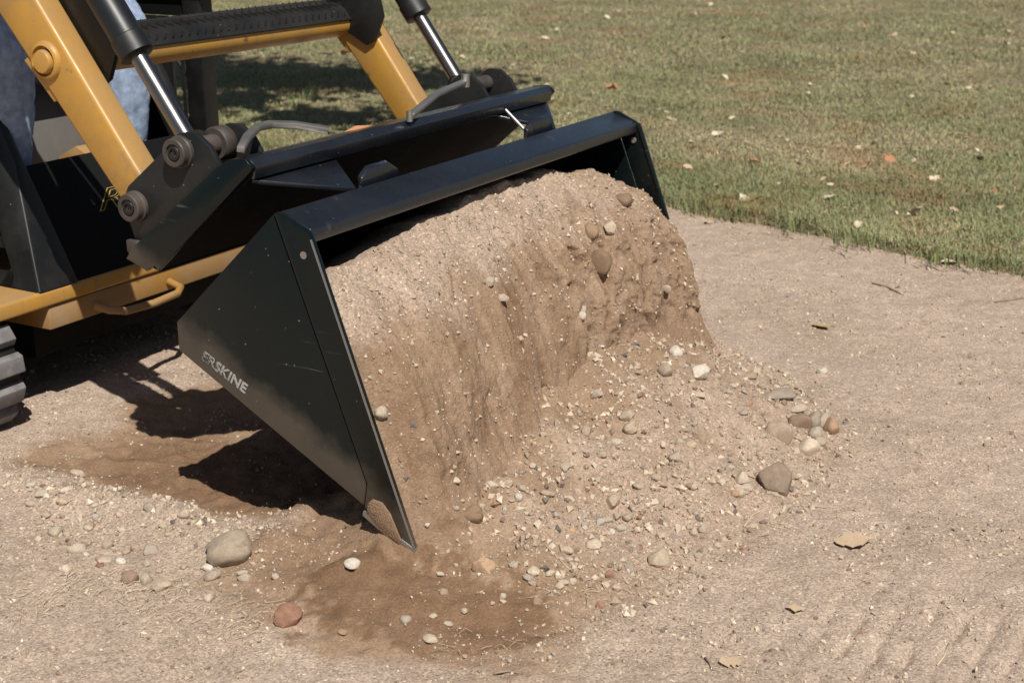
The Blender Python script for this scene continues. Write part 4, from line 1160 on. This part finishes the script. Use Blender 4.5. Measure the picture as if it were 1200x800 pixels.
def pk_curt():
    u_, v_ = random.uniform(400, 815), random.uniform(215, 520)
    if not (v_ < 560 - (u_ - 480) * 0.42 and v_ > 345 - (u_ - 390) * 0.50): return None
    return (u_, v_)
scatter(165, pk_heap, 4.5, 15, "small {} pebble scattered over the slope of the soil heap", "pebbles on the soil heap")
scatter(75, pk_ridge, 5.5, 16, "small {} pebble in the gravel ridge left of the bucket", "pebbles in the gravel ridge")
scatter(30, pk_right, 3.5, 6.0, "small {} pebble lying on the open gravel right of the heap", "pebbles on the open gravel")
scatter(30, pk_curt, 3.5, 8, "small {} pebble stuck in the streaked soil curtain", "pebbles in the soil curtain")

# fine grit, far too many to count: one object
def grit():
    oct_v = np.array([(1, 0, 0), (-1, 0, 0), (0, 1, 0), (0, -1, 0), (0, 0, 1), (0, 0, -0.6)], float)
    oct_f = np.array([(0, 2, 4), (2, 1, 4), (1, 3, 4), (3, 0, 4), (2, 0, 5), (1, 2, 5), (3, 1, 5), (0, 3, 5)])
    n = 130000
    Yg_ = 1.4 + 3.4 * rng.random(n) ** 1.25
    Xg_ = (rng.random(n) * 2 - 1) * (0.36 * Yg_ + 0.25)
    F_, s_ = to_fs(Xg_, Yg_)
    toe = np.interp(s_, toe_s, toe_f)
    onheap = (F_ > 0.1) & (F_ < toe + 0.03) & (s_ > -0.15) & (s_ < 1.4)
    ridge = np.exp(-((s_ + 0.03) / 0.08) ** 2) * (F_ < 0.1) * (F_ > -1.0)
    pr_ = 0.32 + 0.45 * onheap + 0.5 * ridge
    clump = fbm(Xg_ * 6, Yg_ * 6, 2.0, 3)
    dmp = damp_mask(F_, s_)
    pr_ = pr_ * (1 - 0.75 * dmp)
    keep = (rng.random(n) < pr_ + 0.6 * clump) & (s_ < lawn_edge(F_) + 0.02)
    Xg_, Yg_, F_, s_, onheap, dmp = Xg_[keep], Yg_[keep], F_[keep], s_[keep], onheap[keep], dmp[keep]
    Zg_ = ground_h(Xg_, Yg_)
    # on the curtain
    k = rng.integers(0, len(BVv), 16000)
    k = k[(BVu[k] > 0.0) & (rng.random(16000) < np.where(BVu[k] < 0.25, 0.9, 0.3))]
    px_ = np.concatenate([Xg_, BVv[k, 0]]); py_ = np.concatenate([Yg_, BVv[k, 1]]); pz_ = np.concatenate([Zg_, BVv[k, 2]])
    m = len(px_)
    r = 0.0008 * (6.5 ** (rng.random(m) ** 2.6))
    r[:len(Xg_)] *= (1 + 0.55 * np.exp(-((s_ + 0.05) / 0.07) ** 2) * (F_ < 0.0) * (F_ > -0.9)) * np.where(onheap & (s_ > 0.05), 1.55, 1.0) * (1 - 0.45 * dmp)
    R1 = rng.normal(size=(m, 3)); R1 /= np.linalg.norm(R1, axis=1)[:, None]
    R2 = np.cross(R1, rng.normal(size=(m, 3))); R2 /= np.linalg.norm(R2, axis=1)[:, None]
    R3 = np.cross(R1, R2)
    sc = r[:, None] * (0.6 + 0.8 * rng.random((m, 3)))
    M = np.stack([R1 * sc[:, :1], R2 * sc[:, 1:2], R3 * sc[:, 2:3]], 1)     # (m,3,3) rows = axes
    jit = oct_v[None] * (0.75 + 0.5 * rng.random((m, 6, 1)))
    Vq = np.einsum('mij,mjk->mik', jit, M) + np.stack([px_, py_, pz_ + r * 0.3], 1)[:, None]
    Fq = (oct_f[None] + (np.arange(m) * 6)[:, None, None]).reshape(-1, 3)
    pal = np.array([(0.55, 0.46, 0.35), (0.48, 0.38, 0.28), (0.40, 0.31, 0.23), (0.34, 0.28, 0.23), (0.72, 0.66, 0.57), (0.26, 0.19, 0.14), (0.34, 0.21, 0.15), (0.17, 0.14, 0.12)])
    ci = rng.choice(len(pal), m, p=[.24, .25, .22, .12, .05, .07, .02, .03])
    ci = np.where((r > 0.0028) & (ci == 4), 1, ci)
    col = pal[ci] * (0.8 + 0.4 * rng.random((m, 1)))
    return Vq.reshape(-1, 3), Fq, np.repeat(col, 6, 0)
BVv = np.array([v.co[:] for v in soil_load.data.vertices]); BVu = (u.ravel() if False else np.clip((T_ - tb) / (1 - tb), 0, 1).ravel())
a, b, c = grit()
gr = np_mesh("gravel", a, b, GRIT, tint=c)
tag(gr, "fine loose grit strewn over the gravel and the soil", "gravel", kind='stuff')

# ================================================================== LEAVES, TWIGS, STRAW
def leaf_mesh(seed, lobed):
    r = random.Random(seed)
    n = 11
    V_, F_ = [], []
    for i in range(n):
        t = i / (n - 1)
        wv = math.sin(math.pi * min(1, t * 0.96 + 0.02)) ** 0.7 * 0.34
        if lobed: wv *= r.choice((0.55, 0.8, 1.1, 1.3))
        x = t - 0.5
        z = 0.10 * math.sin(3 * t + seed) + 0.04 * r.uniform(-1, 1)
        cu = 0.16 * math.sin(seed * 1.7 + t * 2.0)
        V_ += [(x + 0.05 * (lobed and i % 2), -wv, z + cu + 0.05 * r.uniform(-1, 1)), (x, 0, z), (x + 0.05 * (lobed and i % 2), wv, z + abs(cu) + 0.05 * r.uniform(-1, 1))]
    for i in range(n - 1):
        a = i * 3
        F_ += [(a, a + 1, a + 4, a + 3), (a + 1, a + 2, a + 5, a + 4)]
    k = len(V_)
    V_ += [(-0.5, 0.012, V_[1][2]), (-0.72, 0.03, V_[1][2] + 0.03), (-0.5, -0.012, V_[1][2])]
    F_ += [(k, k + 1, k + 2)]
    me = bpy.data.meshes.new("mesh"); me.from_pydata(V_, [], F_); me.update()
    me.polygons.foreach_set("use_smooth", [True] * len(me.polygons))
    return me
LEAVES = [leaf_mesh(i, i % 2) for i in range(6)]
def ground_at(u_, v_, z=0.03):
    d = cR * (u_ - 600) + cU * (400 - v_) + cF * FPX
    t = (z - CAM_H) / d.z
    p = CAMP + d * t
    return p, p.dot(cF) / FPX if False else (p - CAMP).dot(cF) / FPX
def put_leaf(u_, v_, size, mi, label, group=None, z=0.035, lawn_=True, shape=None):
    p, m_ = ground_at(u_, v_, z)
    me = with_mat(LEAVES[random.randrange(6) if shape is None else shape], LEAFM[mi])
    o = bpy.data.objects.new("fallen_leaf", me)
    f_, s_ = to_fs(p.x, p.y)
    if z >= 0.02 and s_ < float(lawn_edge(np.array(f_))) + 0.02: z = 0.012
    if z < 0.02:
        p, n_, m_ = at(u_, v_)
        p = p + Vector((0, 0, 0.006))
    sc = size * m_
    o.scale = (sc, sc, sc)
    o.location = p
    tl = 0.4 if z > 0.02 else 0.08
    if z < 0.02: o.scale = (sc, sc, sc * 0.28)
    o.rotation_euler = (random.uniform(-tl, tl), random.uniform(-tl, tl), random.uniform(0, 6.28))
    COL.objects.link(o)
    return tag(o, label, "leaf", group)
LV = [(880, 231, 26, 1, "long pale leaf on the lawn, left of the pair nearest the bucket"), (968, 230, 18, 1, "pale leaf on the lawn right of the long pale leaf"),
      (1068, 251, 17, 1, "pale squarish leaf on the lawn near the gravel edge"), (1076, 242, 14, 1, "thin pale leaf just above the squarish leaf"),
      (1006, 264, 14, 1, "small pale leaf close to the grass edge in the middle right"), (980, 273, 20, 2, "reddish leaf at the edge of grass and gravel"),
      (717, 101, 22, 2, "rusty leaf on the lawn above the far bucket corner"), (773, 128, 12, 1, "pale leaf above right of the far bucket corner"),
      (787, 139, 14, 0, "tan leaf beside the pale one right of the far bucket corner"), (840, 157, 14, 1, "pale leaf on open lawn right of the bucket"),
      (883, 188, 13, 2, "reddish small leaf in the middle of the lawn"), (596, 87, 10, 1, "pale leaf on lawn right of the far cylinder pin"),
      (639, 45, 10, 1, "pale leaf high on the lawn above the flange end"), (681, 118, 12, 1, "pale leaf between the flange end and the bucket corner"),
      (1095, 208, 13, 1, "pale leaf at the far right of the lawn"), (1117, 246, 13, 0, "tan leaf right of the squarish leaf"),
      (1042, 188, 16, 2, "rusty leaf in the upper right lawn"), (806, 196, 14, 0, "tan leaf low beside the bucket side"),
      (1114, 309, 22, 1, "pale curled leaf at the grass edge on the right"), (900, 259, 14, 1, "pale leaf at the grass edge nearest the bucket"),
      (1150, 187, 15, 0, "tan leaf near the right frame edge of the lawn"), (830, 262, 13, 0, "tan leaf on the green edge beside the bucket"),
      (403, 63, 12, 2, "rusty leaf in sun left of the far lift arm"), (320, 120, 12, 0, "tan leaf in the shaded grass behind the lever")]
for (u_, v_, sz, mi, lab) in LV:
    put_leaf(u_, v_, sz, mi, lab, "single leaves on the lawn")
def lawn_px():
    while True:
        u_, v_ = random.uniform(480, 1195), random.uniform(4, 300)
        if v_ < 215 + (u_ - 700) * 0.18 and v_ > 0: return u_, v_
for i in range(110):
    u_, v_ = lawn_px()
    mi = random.choice([0, 1, 1, 1, 1, 4, 2])
    put_leaf(u_, v_, random.uniform(5, 11), mi, "small dry " + ("tan", "pale", "rusty", "yellow", "brown")[mi] + " leaf lying among the short grass of the lawn", "small leaves on the lawn", z=0.03)
put_leaf(1000, 637, 46, 0, "large tan oak leaf with a hole lying on the gravel", z=0.012, shape=1)
put_leaf(962, 384, 24, 3, "yellow brown curled leaf alone on the gravel", z=0.014, shape=2)
put_leaf(857, 778, 30, 0, "tan leaf on gravel at the bottom edge", z=0.012, shape=3)
put_leaf(932, 716, 22, 0, "small tan leaf on gravel among the track prints", z=0.012, shape=5)

def put_twig(pts, rad, label, mat=TWIG, name="twig"):
    P_ = []
    for (u_, v_) in pts:
        p, n_, m_ = at(u_, v_)
        P_.append(p + Vector((0, 0, rad * 1.2)))
    bm = bmesh.new(); add_tube(bm, P_, rad, 6)
    o = link(name, fin(bm), mat, None, smooth=True)
    return tag(o, label, "twig")
put_twig([(872, 618), (882, 604), (900, 595), (935, 593), (968, 595)], 0.0016, "long pale curved stalk below the brown block", STRAW, "plant_stalk")
put_twig([(1098, 780), (1106, 770), (1112, 755)], 0.0014, "pale short stalk in the track prints at the bottom right", STRAW, "plant_stalk")
put_twig([(826, 772), (832, 778), (834, 784)], 0.002, "short dark twig on gravel near the bottom edge")
put_twig([(1022, 333), (1040, 337), (1058, 346)], 0.0022, "thin dark forked twig on gravel near the lawn")
put_twig([(1165, 355), (1185, 352), (1199, 350)], 0.002, "brown twig at the right frame edge on the gravel")
put_twig([(578, 790), (595, 787), (612, 790)], 0.0016, "dark thin twig on gravel at the bottom middle")
put_twig([(437, 494), (443, 486), (430, 487)], 0.001, "tiny root by the cream pebble on the bucket edge")
put_twig([(640, 640), (655, 655), (668, 668)], 0.0011, "thin dry root on the heap slope", STRAW)

def straw_patch():
    VV, FF, off = [], [], 0
    spots = [(160, 690, 55, 10, 130), (60, 705, 40, 12, 80), (190, 715, 45, 12, 110), (95, 680, 30, 8, 60), (280, 740, 40, 14, 60), (310, 715, 30, 8, 30), (690, 690, 60, 14, 60), (540, 760, 60, 14, 30), (20, 720, 20, 10, 30), (760, 680, 25, 8, 20), (870, 360, 40, 8, 20), (940, 560, 25, 8, 14), (1040, 700, 90, 50, 40)]
    for (cu_, cv_, su, sv_, n) in spots:
        for _ in range(n):
            u_, v_ = random.gauss(cu_, su * 0.6), random.gauss(cv_, sv_ * 0.8)
            if random.random() < 0.5 or not (2 < u_ < 1198 and 255 < v_ < 798): continue
            p, n_, m_ = at(u_, v_)
            L_ = random.uniform(0.008, 0.034); a = random.gauss(0.5, 0.9); wd = random.uniform(0.00022, 0.0005)
            d = Vector((math.cos(a), math.sin(a), 0)); q_ = Vector((-d.y, d.x, 0)) * wd
            z0, z1, z2 = random.uniform(0.001, 0.004), random.uniform(0.002, 0.010), random.uniform(0.001, 0.008)
            b_ = p - d * L_ / 2 + Vector((0, 0, z0)); m1 = p + Vector((0, 0, z1)) + q_ * 3; e_ = p + d * L_ / 2 + Vector((0, 0, z2))
            up = Vector((0, 0, wd * 1.2))
            for c0 in (b_, m1, e_): VV += [tuple(c0 - q_), tuple(c0 + up), tuple(c0 + q_)]
            for k in (0, 3):
                o = off + k
                FF += [(o, o + 1, o + 4, o + 3), (o + 1, o + 2, o + 5, o + 4)]
            off += 9
    return VV, FF
a, b = straw_patch()
st = np_mesh("dry_straw", a, b, STRAW)
tag(st, "loose dry straw lying on the gravel left of and around the heap", "straw", kind='stuff')

# ================================================================== SHADE TREE (out of frame on the left, its shade falls on the lawn behind the loader)
tree = thing("shade_tree", "leafy tree standing on the lawn beyond the loader, casting dappled shade", "tree", T(-5.2, 2.5, -GZ), ROT)
def trunk(bm):
    add_tube(bm, [(0, 0, -0.1), (0.05, 0, 0.3), (0.1, 0.05, 1.4), (0.6, 0.1, 2.6), (1.3, 0.2, 3.6), (2.2, 0.3, 4.4)], [0.2, 0.16, 0.13, 0.11, 0.08, 0.03], 12)
    for cx, cy, cz, _ in CROWN:
        b_ = Vector((0.6 + 0.25 * cx * 0.5, 0.1 + 0.1 * cy, 2.6 + 0.2 * (cz - 2.6)))
        e_ = Vector((cx, cy, cz))
        add_tube(bm, [b_, (b_ + e_) / 2 + Vector((0, 0, 0.12)), e_], [0.05, 0.03, 0.01], 7)
CROWN = [(1.9, 0.2, 2.7, .30), (2.6, 0.7, 2.9, .34), (3.3, 0.9, 2.75, .30), (3.9, 1.1, 2.9, .26), (2.4, 0.0, 4.2, .4), (3.2, -0.3, 4.6, .42), (3.9, 0.1, 4.3, .36), (1.4, 0.9, 4.8, .45), (4.2, 0.5, 2.3, .2), (3.0, 0.2, 2.2, .2), (3.7, 0.1, 2.1, .18)]
part("trunk", BARK, tree, trunk, smooth=True)
CC_ = np.array([c[:3] for c in CROWN]); CR_ = np.array([c[3] for c in CROWN])
nl = 9000
ci = rng.choice(len(CROWN), nl, p=CR_ ** 2 / (CR_ ** 2).sum())
pos = CC_[ci] + rng.normal(size=(nl, 3)) * (CR_[ci] * 0.8)[:, None] * np.array([1, 1, 0.6])
th = rng.random(nl) * 6.28; ph = rng.normal(size=nl) * 0.6
dx = np.stack([np.cos(th), np.sin(th), np.sin(ph)], 1) * 0.06
dy = np.stack([-np.sin(th), np.cos(th), np.cos(ph) * 0.4], 1) * 0.035
Vq = np.stack([pos - dx, pos + dy, pos + dx, pos - dy], 1).reshape(-1, 3)
np_mesh("crown", Vq, np.arange(nl * 4).reshape(-1, 4), FOLI, parent=tree)
